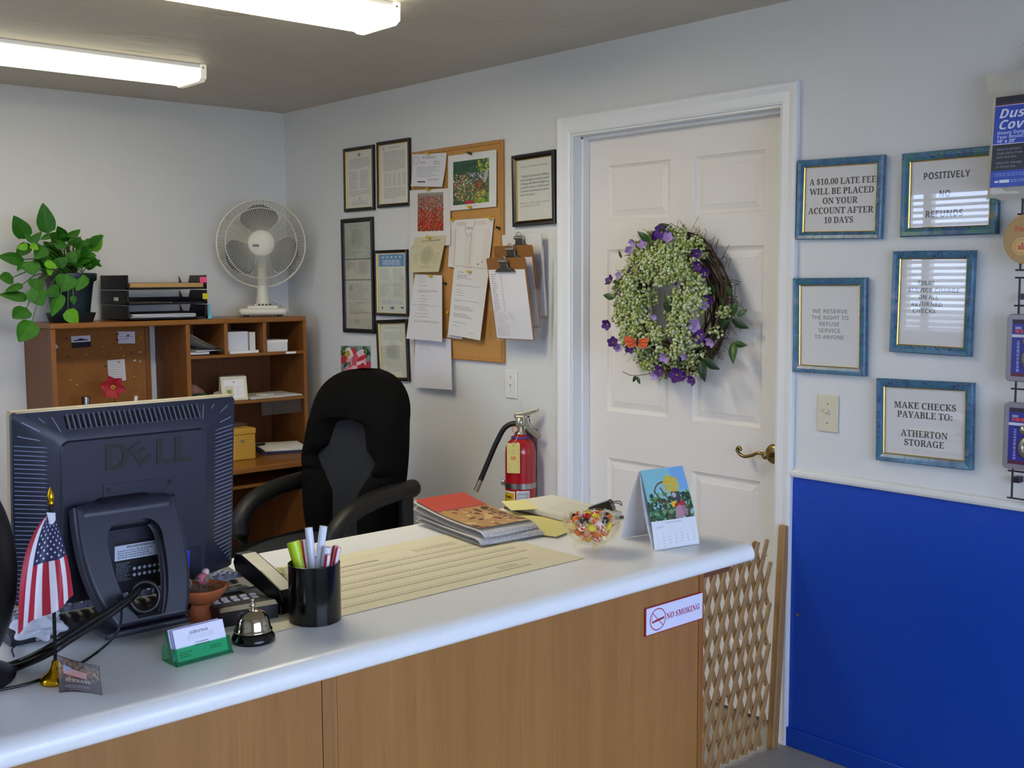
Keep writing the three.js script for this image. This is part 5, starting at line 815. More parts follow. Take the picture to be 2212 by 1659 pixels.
// ---------- flat papers on the counter ----------
const siteArt = paperArt(1024, 512, (x) => {
  seed(31); x.fillStyle = '#e0d6b4'; x.fillRect(0, 0, 1024, 512);
  for (let i = 0; i < 60; i++) { x.globalAlpha = .06; petal(x, rr(0, 1024), rr(0, 512), rr(40, 120), rr(10, 40), 0, i % 2 ? '#c8b98c' : '#ece4cc'); } x.globalAlpha = 1;
  const row = (y, x0, x1, n, c) => { x.strokeStyle = c; x.lineWidth = 1.6; x.strokeRect(x0, y, x1 - x0, 15); for (let i = 1; i < n; i++) { x.beginPath(); x.moveTo(x0 + (x1 - x0) * i / n, y); x.lineTo(x0 + (x1 - x0) * i / n, y + 15); x.stroke(); } words(x, x0 + 2, y + 18, x1 - x0, 9, 1, 'rgba(70,64,50,.7)', { t: .5, k: .35 }); };
  for (const [y, a, b] of [[150, 200, 900], [196, 160, 940], [262, 120, 960], [310, 110, 960], [378, 90, 900], [440, 80, 860]]) row(y, a, b, 60, 'rgba(120,110,80,.6)');
  for (let i = 0; i < 26; i++) { x.fillStyle = 'rgba(60,56,46,.7)'; x.fillRect(330 + i * 9, 118, 5, 16); } words(x, 700, 96, 160, 12, 3, 'rgba(70,64,50,.6)', { k: .5 }); x.strokeStyle = 'rgba(150,136,96,.8)'; x.beginPath(); x.moveTo(40, 90); x.lineTo(620, 60); x.lineTo(980, 110); x.stroke(); words(x, 760, 420, 70, 9, 3, 'rgba(70,64,50,.6)', { k: .5 });
}, '#e0d6b4', .6);
{
  one('site_map', [sheet((u, v) => [3.475 - v * .385, CT + .0012, 2.06 - u * .76], 4, 4)], siteArt, 'large yellowed site map lying flat on the counter', 'map');
  const pd = thing('receipt_ledger', 'white ledger pad on a brown board at the far counter corner', 'pad', [3.105, CT, 1.01], -.06);
  part('board', bx(.285, .006, .165, 0, .003, 0), mat(0x5c4630, .6), pd);
  part('page_block', bx(.278, .012, .16, 0, .012, 0, .001), mat(0xd8d4c6, .8), pd);
  part('top_page', [turn(flat(.274, .156), -Math.PI / 2).translate(0, .0185, 0)], paperArt(420, 240, (x) => { for (let i = 0; i < 9; i++) words(x, 150 + i * 6, 40 + i * 18, 190, 10, 1, 'rgba(90,84,76,.4)', { jag: .5, k: .5 }); x.strokeStyle = 'rgba(120,100,70,.5)'; x.strokeRect(6, 6, 408, 228); }, '#dcd8ca'), pd);
  one('yellow_sheet', [mv(turn(bx(.24, .0012, .17), 0, .28), 3.16, CT + .0048, 1.17)], mat(0xd9cf86, .8), 'yellow sheet of paper under the folded newspapers', 'paper');
  one('yellow_slip', [mv(turn(bx(.12, .0012, .07), 0, -.5), 3.02, CT + .0195, 1.085)], mat(0xe4dc96, .8), 'pale yellow slip between newspapers and ledger pad', 'paper');
  const wd = thing('black_clip', 'small black wedge shaped binder clip on the ledger pad', 'clip', [3.2, CT + .0195, .962], .5);
  part('jaw', ext(shp([[-.032, 0], [.032, 0], [.03, .006], [.022, .022], [.018, .023], [-.03, .004]]), .03, .001).translate(0, 0, -.015), MT.blackGloss, wd);
  part('wire_handle', [tube([[.02, .018, -.01], [.045, .02, -.011], [.052, .012, 0], [.045, .02, .011], [.02, .018, .01]], .0012, 24, 6)], MT.black, wd);
}
// ---------- folded newspapers ----------
{
  const art = (b) => paperArt(400, 400, (x) => { seed(b); for (let i = 0; i < 5; i++) words(x, 14 + i * 78, 20, 66, 9, 42, 'rgba(90,90,110,.5)', { jag: .15, k: .5 }); }, ['#cfc8bc', '#c9c4be', '#d2ccc0'][b % 3]);
  const fold = (x0, x1, z0, z1, y, th, curl, m, t, name = 'folded_page') => part(name, [sheet((u, v) => {     // one leaf, folded at the near end (x1), its two ends free at x0
    const k = u * 2 - 1, s = Math.abs(k), xx = x1 - (x1 - x0) * Math.pow(s, 1.0), e = Math.min(1, (1 - (xx - x0) / (x1 - x0)));
    const round = Math.sqrt(Math.max(0, 1 - Math.pow(Math.max(0, 1 - s * 9), 2)));
    return [xx + (v - .5) * .01, y + (k > 0 ? th * round : 0) + curl * Math.pow(e, 2.2) * (k > 0 ? 1.25 : 1), z0 + (z1 - z0) * v];
  }, 40, 4)], m, t);
  const n1 = thing('newspaper', 'folded grey newspaper lying under the magazines on the counter', 'newspaper', [3.11, CT, 1.30], -.12);
  const a1 = art(1), a2 = art(2), a3 = art(3);
  for (let i = 0; i < 4; i++) fold(-.15, .15 - i * .004, -.095, .09 - i * .002, .006 + i * .0014, .011 - i * .0022, .004, [a1, a2][i % 2], n1);
  const n2 = thing('newspaper', 'stack of folded newspapers curling up at the far end on the counter', 'newspaper', [3.10, CT + .0185, 1.30], -.06);
  for (let i = 0; i < 6; i++) fold(-.155, .145 - i * .006, -.085, .082 - i * .002, i * .0022, .0125 - i * .0018, .020 - i * .001, [a2, a3, a1][i % 3], n2);
  const mg = thing('magazine', 'glossy red and orange magazine on top of the newspapers', 'magazine', [3.10, CT + .0305, 1.30], -.05);
  const cov = paperArt(400, 300, (x) => { x.fillStyle = '#a8402c'; x.fillRect(0, 0, 400, 300); x.fillStyle = '#b98a4c'; x.fillRect(150, 0, 250, 300); for (let i = 0; i < 40; i++) petal(x, rr(150, 400), rr(0, 300), rr(8, 30), rr(6, 20), rr(0, 3), ['#8a4a26', '#c89a58', '#5c3020', '#d8b47c'][i % 4]); x.fillStyle = '#c0402c'; x.fillRect(0, 0, 130, 300); words(x, 160, 20, 200, 26, 2, '#4a2a1a', { t: .6, k: 2 }); }, '#a8402c', .35);
  for (let i = 0; i < 3; i++) part('page_block', [sheet((u, v) => [-.15 + u * .275 - i * .003, .0015 * i + .025 * Math.pow(1 - u, 2.2), -.08 + v * .155], 20, 2)], a3, mg);
  part('cover', [sheet((u, v) => [-.15 + u * .268, .0052 + .026 * Math.pow(1 - u, 2.2), .075 - v * .152], 20, 2)], cov, mg);
}
// ---------- glass bowl of sweets ----------
{
  const c = [3.432, CT, 1.236];
  const b = thing('candy_bowl', 'small footed glass bowl of wrapped sweets on the counter', 'bowl', c);
  const gl = mat(0xfffef6, .03, { transmission: 1, thickness: 0, ior: 1.4, bumpMap: dataTex(128, (x, y) => { const u = (x / 128 * 28) % 1 - .5, v = (y / 128 * 7) % 1 - .5; const k = Math.max(0, 1 - Math.abs(u) - Math.abs(v)) * 255; return [k, k, k]; }, false), bumpScale: .0015 });
  part('glass_body', lathe([[0, .016], [.022, .0155], [.04, .022], [.055, .036], [.0635, .054], [.0655, .066], [.0625, .078], [.06, .083], [.0575, .082], [.060, .074], [.062, .065], [.060, .054], [.052, .038], [.038, .026], [.022, .0205], [0, .0205]], 40), gl, b);
  for (let k = 0; k < 3; k++) { const a = k * 2.094 + .5; part('foot', [sph(.010, Math.cos(a) * .034, .0102, Math.sin(a) * .034, 12), sph(.007, Math.cos(a) * .029, .019, Math.sin(a) * .029, 10)], gl, b); }
  seed(21);
  const pep = canvasTex(128, 128, (x) => { x.fillStyle = '#f2e6e0'; x.fillRect(0, 0, 128, 128); x.fillStyle = '#d02a20'; for (let i = 0; i < 8; i++) { x.beginPath(); x.moveTo(64, 64); x.arc(64, 64, 90, i * .785, i * .785 + .38); x.fill(); } });
  const cm = { 'red and white striped peppermint sweet': mat(0xffffff, .2, { map: pep }), 'cherry red wrapped sweet': mat(0xc8202c, .18), 'orange wrapped sweet': mat(0xe06a1c, .18), 'golden butterscotch sweet': mat(0xd89a14, .18), 'lemon yellow wrapped sweet': mat(0xe0cc30, .18), 'coral pink wrapped sweet': mat(0xe05a50, .18), 'dark toffee sweet': mat(0x2a1c1c, .2) };
  const kinds = Object.keys(cm);
  const disc = lathe([[0, -.006], [.008, -.0055], [.0105, 0], [.008, .0055], [0, .006]], 18), ball = new THREE.SphereGeometry(.0095, 14, 10).scale(1.15, .9, .9), wrap = [-1, 1].map((s) => new THREE.ConeGeometry(.007, .012, 8, 1, true).rotateZ(s * Math.PI / 2).translate(s * .015, 0, 0));
  for (const [layer, r0, n, y] of [[0, .018, 5, .031], [1, .034, 9, .045], [2, .043, 12, .060], [3, .04, 10, .074], [4, .014, 4, .078]]) for (let i = 0; i < n; i++) {
    const a = i / n * 6.283 + layer * .4, k = kinds[(i * 3 + layer * 2 + (i >> 1)) % 7], pm = k.startsWith('red');
    const t = thing('candy', k + ' in the glass bowl', 'candy', [c[0] + Math.cos(a) * r0, CT + y, c[2] + Math.sin(a) * r0], rr(0, 6), 'sweets in the glass bowl');
    t.rotation.x = rr(-.6, .6); t.rotation.z = pm ? -.9 : rr(-.5, .5);
    part('sweet', pm ? disc.clone() : ball.clone(), cm[k], t);
    if (!pm) for (const wq of wrap) part('twist', wq.clone(), mat(0xf4e8d8, .15, { transmission: .6, thickness: 0, two: true }), t);
  }
}
// ---------- tent calendar ----------
{
  const t = thing('tent_calendar', 'tent calendar with a garden photo standing at the counter end', 'calendar', [3.47, CT, 1.06]);
  const o = V(3.47, CT, 1.06), FBL = V(3.532, CT + .001, 1.138), FBR = V(3.558, CT + .001, 1.013), TL = on('x', 3.462, 1382, 1017), TR = on('x', 3.487, 1473, 1006), BBL = V(3.405, CT + .001, 1.108), BBR = V(3.425, CT + .001, .985);
  const face = (a, b, c, d, off = 0) => sheet((u, v) => { const p = a.clone().lerp(b, u).lerp(d.clone().lerp(c, u), v).sub(o); p.x += off + .006 * Math.sin(v * Math.PI) * Math.sign(off || 1); return p.toArray(); }, 3, 10);
  const art = canvasTex(400, 620, (x) => {
    seed(8); x.fillStyle = '#8cc4c8'; x.fillRect(0, 0, 400, 400); x.fillStyle = '#7fb0dc'; x.fillRect(260, 0, 140, 180);
    for (let i = 0; i < 260; i++) petal(x, rr(0, 400), rr(190 + (i % 3) * 20, 400), rr(6, 20), rr(6, 22), rr(0, 3), ['#2c4a30', '#1c3322', '#4a7248', '#6fa060', '#22402a', '#385c34'][i % 6]);
    for (let i = 0; i < 120; i++) { const a = rr(0, 6.28), r = 70 * Math.sqrt(rnd()); petal(x, 245 + Math.cos(a) * r, 130 + Math.sin(a) * r, 5, 15, rr(0, 3), ['#d8c83a', '#e8b41c', '#c8c258', '#e8a010'][i % 4]); }
    x.lineCap = 'round'; x.strokeStyle = '#6b4528'; x.lineWidth = 11; x.beginPath(); x.moveTo(80, 180); x.quadraticCurveTo(100, 110, 175, 105); x.moveTo(82, 170); x.lineTo(190, 400); x.moveTo(140, 150); x.lineTo(190, 240); x.moveTo(100, 250); x.quadraticCurveTo(170, 270, 230, 265); x.moveTo(320, 260); x.lineTo(370, 395); x.stroke();
    x.fillStyle = '#4a4446'; x.fillRect(225, 190, 80, 70); x.fillStyle = '#b8b4a8'; x.beginPath(); x.arc(250, 215, 20, 0, 7); x.fill(); petal(x, 232, 285, 26, 24, 0, '#d8b820'); petal(x, 262, 300, 30, 24, -.5, '#b82028'); petal(x, 310, 285, 24, 20, 0, '#b83038'); petal(x, 270, 355, 40, 60, .2, '#b88a94'); petal(x, 320, 345, 18, 45, -.3, '#a87680');
    x.fillStyle = '#e4e4e6'; x.fillRect(0, 400, 400, 220); x.fillStyle = '#777'; x.font = '13px serif'; x.textAlign = 'center'; words(x, 130, 418, 140, 12, 1, '#99a'); x.font = '17px serif'; x.fillText('AUGUST', 70, 456);
    x.font = '14px sans-serif'; let d = 1; for (let r = 0; r < 6; r++) for (let c = r ? 0 : 6; c < 7 && d <= 31; c++) { x.fillStyle = c ? '#7a7a80' : '#c89090'; x.fillText(String(d++), 38 + c * 54, 490 + r * 23); }
  });
  part('front_leaf', [face(FBL, FBR, TR, TL, .0012)], mat(0xffffff, .4, { map: art, two: true }), t);
  part('front_board', [face(FBL.clone().add(V(-.004, 0, 0)), FBR.clone().add(V(-.004, 0, 0)), TR, TL, -.001)], mat(0xe8e8ea, .6, { two: true }), t);
  part('back_board', [face(BBL, BBR, TR, TL, -.001)], mat(0xe6e6ec, .6, { two: true }), t);
}
// ---------- flat screen monitor seen from behind ----------
const bold = await new FontLoader().loadAsync('fonts/droid/droid_sans_bold.typeface.json');
const text3 = (s, size, depth) => new TextGeometry(s, { font: bold, size, depth, curveSegments: 6, bevelEnabled: false });
{
  const m = thing('computer_monitor', 'charcoal flat screen monitor seen from behind on the counter', 'monitor', [3.31, CT, 2.215], Math.PI / 2);
  const ch = mat(0x252736, .4), dk = mat(0x101020, .45), gl = mat(0x8890a6, .22), bez = mat(0xb9a67e, .35);
  const head = new THREE.Group(); head.name = 'display_head'; m.add(head); head.position.set(.012, .222, -.075); head.rotation.x = .095;
  const w = .407, h = .338;
  part('bezel', [bx(w, h, .018, 0, 0, -.026, .004)], bez, head);
  // rear shell: sloped rim rising to a flat plateau
  const pl = { x0: -.132, x1: .128, y0: -.169, y1: .118 };
  const rect = (x0, x1, y0, y1, z, r) => { const a = []; const cs = [[x1 - r, y1 - r, 0], [x0 + r, y1 - r, 1], [x0 + r, y0 + r, 2], [x1 - r, y0 + r, 3]]; for (const [cx, cy, k] of cs) for (let i = 0; i <= 4; i++) { const t = (k + i / 4) * Math.PI / 2; a.push([cx + Math.cos(t) * r, cy + Math.sin(t) * r, z]); } return a; };
  const loops = [rect(-w / 2 + .001, w / 2 - .001, -h / 2 + .001, h / 2 - .001, -.018, .008), rect(-w / 2 + .002, w / 2 - .002, -h / 2 + .002, h / 2 - .002, -.010, .008), rect(pl.x0 - .014, pl.x1 + .014, pl.y0 + .001, pl.y1 + .014, .016, .02), rect(pl.x0 - .002, pl.x1 + .002, pl.y0 + .002, pl.y1 + .002, .020, .014), rect(pl.x0, pl.x1, pl.y0 + .004, pl.y1, .026, .013)];
  const pos = []; for (let k = 0; k < loops.length - 1; k++) { const A = loops[k], B = loops[k + 1], n = A.length; for (let i = 0; i < n; i++) { const j = (i + 1) % n; pos.push(...A[i], ...A[j], ...B[j], ...A[i], ...B[j], ...B[i]); } }
  const L = loops[4]; for (let i = 1; i < L.length - 1; i++) pos.push(...L[0], ...L[i], ...L[i + 1]);
  const g = new THREE.BufferGeometry(); g.setAttribute('position', new THREE.Float32BufferAttribute(pos, 3)); part('rear_shell', toCreasedNormals(g, .5), ch, head);
  // vents: upright slots along the top, ribs fanning down both sides
  const slope = (y0, y1, z0, z1) => Math.atan2(z1 - z0, y1 - y0);
  const topA = { y: .166, z: -.0105 }, topB = { y: .133, z: .0155 };
  const along = (P, Q, wd, th) => { const A = V(...P), B = V(...Q), d = B.clone().sub(A), len = d.length(), gg = bx(wd, len, th); const q = new THREE.Quaternion().setFromUnitVectors(V(0, 1, 0), d.normalize()); return { gg, q, mid: A.add(B).multiplyScalar(.5) }; };
  const rib = (name, P, Q, wd, th, mt) => { const { gg, q, mid } = along(P, Q, wd, th), o = part(name, gg, mt, head); o.quaternion.copy(q); o.position.copy(mid); };
  for (let i = 0; i < 27; i++) { const x = -.118 + i * .00905; rib('vent_slot', [x, .158, -.004], [x, .139, .0114], .0034, .0016, MT.black); rib('vent_rib', [x + .0044, .160, -.0052], [x + .0044, .137, .0130], .0012, .0016, gl); }
  for (const [x0, y0, x1, y1] of [[.128, .134, .137, .158], [.134, .130, .158, .158], [.139, .124, .186, .153], [.141, .117, .193, .130]]) for (const s of [1, -1]) rib('vent_rib', [s * x0 - .002, y0, .0135], [s * x1 - .002, y1, -.0035], .0014, .0022, gl);
  for (let i = 0; i < 36; i++) { const y = .109 - i * .00765, cutR = i > 26 ? (i - 26) * .0062 : 0; rib('vent_rib', [.1425 + cutR, y, .0140 - cutR * .38], [.196, y + .0045, -.0062], .0013, .0022, gl); rib('vent_rib', [-.1465 - cutR * .8, y, .0140 - cutR * .3], [-.2, y + .0045, -.0062], .0013, .0022, gl); }
  // maker's letters
  const ltr = mat(0x1a1712, .5); const D = part('letter', text3('D', .047, .0012).scale(1.15, 1, 1).translate(-.066, .062, .0262), ltr, head);
  const e = part('letter', text3('E', .040, .0012).translate(-.014, -.02, 0), ltr, head); e.scale.set(1.15, 1, 1); e.rotation.z = .62; e.position.set(.0, .086, .0262);
  part('letter', text3('L', .047, .0012).scale(1.15, 1, 1).translate(.026, .062, .0262), ltr, head); part('letter', text3('L', .047, .0012).scale(1.15, 1, 1).translate(.060, .062, .0262), ltr, head);
  // cover plate with two screws
  const cp = part('cover_plate', [bx(.131, .09, .002, .002, -.008, .0262, .0008)], ch, head);
  for (const s of [-1, 1]) part('screw', turn(cyl(.0045, .0045, .002, 0, 0, 0, 14), Math.PI / 2).translate(.002 + s * .055, .028, .0275), MT.black, head);
  part('connector_bay', [bx(.24, .062, .004, 0, -.134, .0255)], dk, head);
  const lab = canvasTex(320, 300, (x) => { x.fillStyle = '#101014'; x.fillRect(0, 0, 320, 300); x.fillStyle = '#c9cfdc'; x.fillRect(0, 20, 320, 100); x.fillStyle = '#333'; for (let i = 0; i < 60; i++) x.fillRect(80 + i * 3.6, 28, rr(.8, 2.4), 16); words(x, 20, 56, 280, 15, 4, '#556', { jag: .3, k: .8 }); words(x, 10, 140, 110, 14, 9, '#8890a0', { jag: .5, k: .6 }); for (let r = 0; r < 2; r++) for (let c = 0; c < 6; c++) { x.fillStyle = '#aab2c4'; x.beginPath(); x.arc(130 + c * 34, 190 + r * 42, 11, 0, 7); x.fill(); } });
  part('rating_label', flat(.088, .082).translate(.0, -.112, .0279), mat(0xffffff, .4, { map: lab, two: true }), head);
  part('video_plug', bx(.014, .034, .018, .083, -.118, .034, .002), mat(0x1a3cc8, .4), head);
  // stand: hinge bar, looped leg, oval foot
  const ls = new THREE.Shape(); ls.moveTo(-.083, .196); ls.lineTo(.083, .196); ls.bezierCurveTo(.088, .13, .088, .06, .066, .0); ls.lineTo(-.05, .0); ls.bezierCurveTo(-.085, .06, -.088, .13, -.083, .196);
  const ho = new THREE.Path(); ho.moveTo(-.016, .0005); ho.bezierCurveTo(-.036, .03, -.046, .07, -.046, .13); ho.quadraticCurveTo(-.046, .165, -.018, .168); ho.lineTo(.024, .168); ho.quadraticCurveTo(.052, .165, .052, .13); ho.bezierCurveTo(.052, .07, .045, .03, .03, .0005); ho.closePath(); ls.holes.push(ho);
  const leg = part('stand_loop', ext(ls, .02, .008, 4).rotateX(-.36).translate(-.022, .03, .028), ch, m);
  part('hinge_bar', [turn(new THREE.CapsuleGeometry(.0185, .142, 8, 18), 0, 0, Math.PI / 2).translate(-.022, .212, -.028)], ch, m);
  part('hinge_arm', [bx(.1, .06, .05, -.018, .205, -.055, .012)], dk, m);
  const fs = new THREE.Shape(); fs.absellipse(0, 0, .152, .118, 0, 6.2832);
  part('foot', [ext(fs, .008, .003, 3).rotateX(-Math.PI / 2).translate(-.012, .003, .008), bx(.15, .012, .07, -.022, .02, .02, .005)], ch, m);
  part('cable_ring', new THREE.TorusGeometry(.025, .0042, 10, 28).rotateX(-.2).translate(-.026, .075, .052), MT.black, m);
}
// cables
{
  const cable = (pts, r, label) => one('cable', [tube(pts, r, 60, 8)], MT.black, label, 'cable');
  const q = (x, a, b) => on('x', x, a, b), f = (a, b, h = .004) => onTop(a, b, h);
  cable([q(3.36, 300, 1272), q(3.385, 282, 1290), q(3.40, 225, 1325), q(3.42, 150, 1372), q(3.425, 110, 1396), f(40, 1430, .006), f(-30, 1452, .006)], .0052, 'thick black video cable running from the monitor stand');
  cable([q(3.36, 292, 1284), q(3.39, 275, 1300), q(3.405, 222, 1338), q(3.425, 150, 1383), q(3.43, 112, 1408), f(36, 1442, .006), f(-30, 1462, .006)], .0056, 'thick black power cable running beside the video cable');
  cable([q(3.37, 252, 1285), q(3.385, 262, 1320), q(3.40, 255, 1362), f(215, 1405), f(160, 1440), f(120, 1455), f(60, 1477), f(0, 1490), f(-30, 1494)], .0024, 'thin black cable looping over the counter behind the flag');
  cable([f(27, 1383), f(32, 1395), f(26, 1402), f(30, 1418)], .0015, 'short kinked black wire on the counter by the tissue');
  cable([q(3.30, 385, 1283), f(345, 1308), f(300, 1322), f(255, 1320)], .0026, 'thin black keyboard cord behind the monitor stand');
}
// ---------- keyboard ----------
{
  const k = thing('keyboard', 'black keyboard with grey keys lying behind the monitor stand', 'keyboard', [3.165, CT, 2.195], Math.PI / 2);
  const bm = mat(0x2a2a34, .45), km = mat(0x8d93a8, .4);
  const s = shp([[-.078, 0], [.082, 0], [.086, .012], [.084, .034], [.078, .036], [-.076, .016], [-.08, .01]]);
  part('case', ext(s, .456, .002).rotateY(Math.PI / 2).translate(-.228, 0, 0).rotateY(0).scale(1, 1, -1).scale(1, 1, -1), bm, k);
  const key = new THREE.CylinderGeometry(.0088, .0125, .009, 4, 1).rotateY(Math.PI / 4).scale(.95, 1, .95);
  for (let r = 0; r < 6; r++) for (let c = 0; c < 21; c++) { if ((c === 15 || c === 19) && r < 6 && c === 15) continue; const zz = -.064 + r * .0235, o = part('key', key.clone(), km, k); o.position.set(-.208 + c * .0206, .0185 + (zz + .076) * .13 + .004, -zz * -1 + 0); o.rotation.x = -.13; }
}
// ---------- calculator, stapler, pen cup ----------
{
  const c = thing('calculator', 'dark desk calculator with pale keys and one red key', 'calculator', [3.325, CT, 2.055], 1.42);
  part('case', ext(shp([[-.07, 0], [.07, 0], [.074, .006], [.066, .014], [-.06, .03], [-.072, .026]]), .105, .002).rotateY(Math.PI / 2).translate(-.052, 0, 0), mat(0x1c1c22, .4), c);
  for (let r = 0; r < 5; r++) for (let i = 0; i < 5; i++) { const o = part('key', bx(.013, .005, .010, 0, 0, 0, .0015), r === 4 && i === 4 ? mat(0xb02424, .4) : mat(0xc9c6d0, .4), c); o.position.set(-.036 + i * .018, .0185 + (4 - r) * .0019, .056 - (4 - r) * .0165); o.rotation.x = .12; }
  part('display', bx(.085, .004, .022, 0, .0305, -.05, .001), mat(0x49524a, .15), c);
}
{
  const a = onTop(622, 1322), s = thing('stapler', 'black desk stapler with raised arm beside the pen cup', 'stapler', [a.x - .005, CT, a.z + .004], .0);
  // local -x runs to its nose
  const dir = onTop(541, 1288).sub(a); s.rotation.y = Math.atan2(dir.z, -dir.x);
  const bk = mat(0x101013, .3);
  part('base', [ext(shp([[.012, 0], [-.15, 0], [-.152, .006], [-.14, .012], [-.02, .014], [.012, .02]]), .03, .003).translate(0, 0, -.015), bx(.03, .03, .036, 0, .016, 0, .004)], bk, s);
  part('arm', ext(shp([[.014, .02], [-.02, .026], [-.135, .05], [-.15, .054], [-.156, .066], [-.15, .08], [-.128, .082], [-.06, .064], [.01, .042], [.016, .032]]), .026, .005, 3).translate(0, 0, -.013), bk, s);
  part('magazine_rail', ext(shp([[-.01, .02], [-.135, .044], [-.134, .052], [-.01, .03]]), .014).translate(0, 0, -.007), MT.steel, s);
  one('crumpled_note', [(() => { const g = new THREE.IcosahedronGeometry(.024, 3), p = g.attributes.position; for (let i = 0; i < p.count; i++) { const v = V(p.getX(i), p.getY(i), p.getZ(i)); const k = 1 + .3 * Math.sin(v.x * 310 + v.y * 190) * Math.sin(v.z * 260); p.setXYZ(i, v.x * k, v.y * k * .8, v.z * k); } g.computeVertexNormals(); const q = onTop(612, 1275); return g.translate(q.x - .02, CT + .02, q.z - .012); })()], mat(0xd8cf96, .8), 'crumpled pale yellow note behind the pen cup', 'note');
}
const CUP = V(3.458, CT, 1.968);
{
  const c = thing('pen_cup', 'black cylindrical pen cup full of pens on the counter', 'pen cup', CUP.toArray());
  part('cup_body', lathe([[0, 0], [.045, 0], [.0465, .0015], [.0465, .1045], [.0455, .1055], [.0442, .1045], [.0442, .004], [0, .004]], 48), MT.blackGloss, c);
  const stick = (name, label, dx, dz, lx, lz, len, r, mats, cap) => {
    const t = thing(name, label, 'pen', [CUP.x + dx, CT + .012, CUP.z + dz], 0, 'pens in the black cup'); t.quaternion.setFromUnitVectors(V(0, 1, 0), V(lx, 1, lz).normalize());
    part('barrel', lathe([[0, 0], [r * .4, 0], [r, .012], [r, len - .002], [r * .8, len], [0, len]], 14), mats, t); if (cap) part(cap[0], cyl(r * 1.14, r * 1.14, cap[1], 0, len - cap[1] / 2 + .0015, 0, 14), cap[2], t); return t;
  };
  const wp = mat(0xe8e8f2, .25), stripe = mat(0xffffff, .3, { map: canvasTex(64, 16, (x) => { x.fillStyle = '#efe6ea'; x.fillRect(0, 0, 64, 16); x.fillStyle = '#c02438'; for (let i = 0; i < 3; i++) x.fillRect(i * 21.3, 0, 9, 16); }) });
  // RT is to the right as seen from the visitors' side of the counter
  const R_ = (a, b) => [RT.x * a + FW.x * b, RT.z * a + FW.z * b];
  const put = (name, label, base, lean, len, r, m1, cap) => { const b = R_(...base), l = R_(...lean); return stick(name, label, b[0], b[1], l[0], l[1], len, r, m1, cap); };
  put('pen', 'tall white pen in the black cup leaning towards the monitor', [.004, .004], [-.1, .08], .152, .0062, wp, ['cap', .05, wp]);
  put('pen', 'tall white pen in the black cup leaning towards the newspapers', [-.006, .0], [.14, .1], .156, .0062, wp, ['cap', .05, wp]);
  put('pen', 'white and navy pen in the black cup', [.006, -.01], [.16, .05], .122, .0062, mat(0x24245c, .3), ['cap', .035, wp]);
  put('pen', 'red striped pen in the black cup nearest the highlighter', [-.006, .012], [-.13, .1], .13, .0056, stripe, null);
  put('pen', 'red striped pen in the black cup beside the navy pen', [.012, -.012], [.14, -.02], .112, .0056, stripe, null);
  put('pen', 'red striped pen in the black cup leaning on the rim', [.012, .008], [.2, .09], .122, .0056, stripe, null);
  put('pen', 'red striped pen in the black cup at its far right rim', [.018, .0], [.21, .05], .122, .0056, stripe, null);
  const hl = put('highlighter', 'fluorescent yellow highlighter in the black cup', [-.008, .012], [-.27, .12], .128, .0105, mat(0xc8e61c, .3, { emissive: 0x000000 }), ['cap', .05, mat(0xc4e020, .3)]);
  part('letter_mark', [turn(bx(.0012, .014, .010), 0, .6).translate(.009, .074, .0062)], MT.black, hl);
}
// ---------- service bell ----------
{
  const c = thing('service_bell', 'chrome service bell on a black base standing on the counter', 'bell', [3.487, CT, 2.107]);
  part('base', lathe([[0, 0], [.0355, 0], [.037, .003], [.0365, .008], [.032, .015], [.031, .017], [0, .017]], 36), MT.blackGloss, c);
  part('dome', lathe([[.0315, .0175], [.0325, .019], [.0318, .021], [.0295, .0235], [.029, .03], [.0265, .04], [.0215, .0475], [.013, .0525], [.005, .054], [0, .054]], 40), mat(0xb8ac94, .12, { metalness: 1 }), c);
  part('plunger', lathe([[.0035, .053], [.0035, .057], [.005, .059], [.0052, .0625], [.0036, .065], [.0028, .067], [.0046, .0695], [.0044, .0725], [.002, .0745], [0, .075]], 16), mat(0xc4baa8, .12, { metalness: 1 }), c);
}
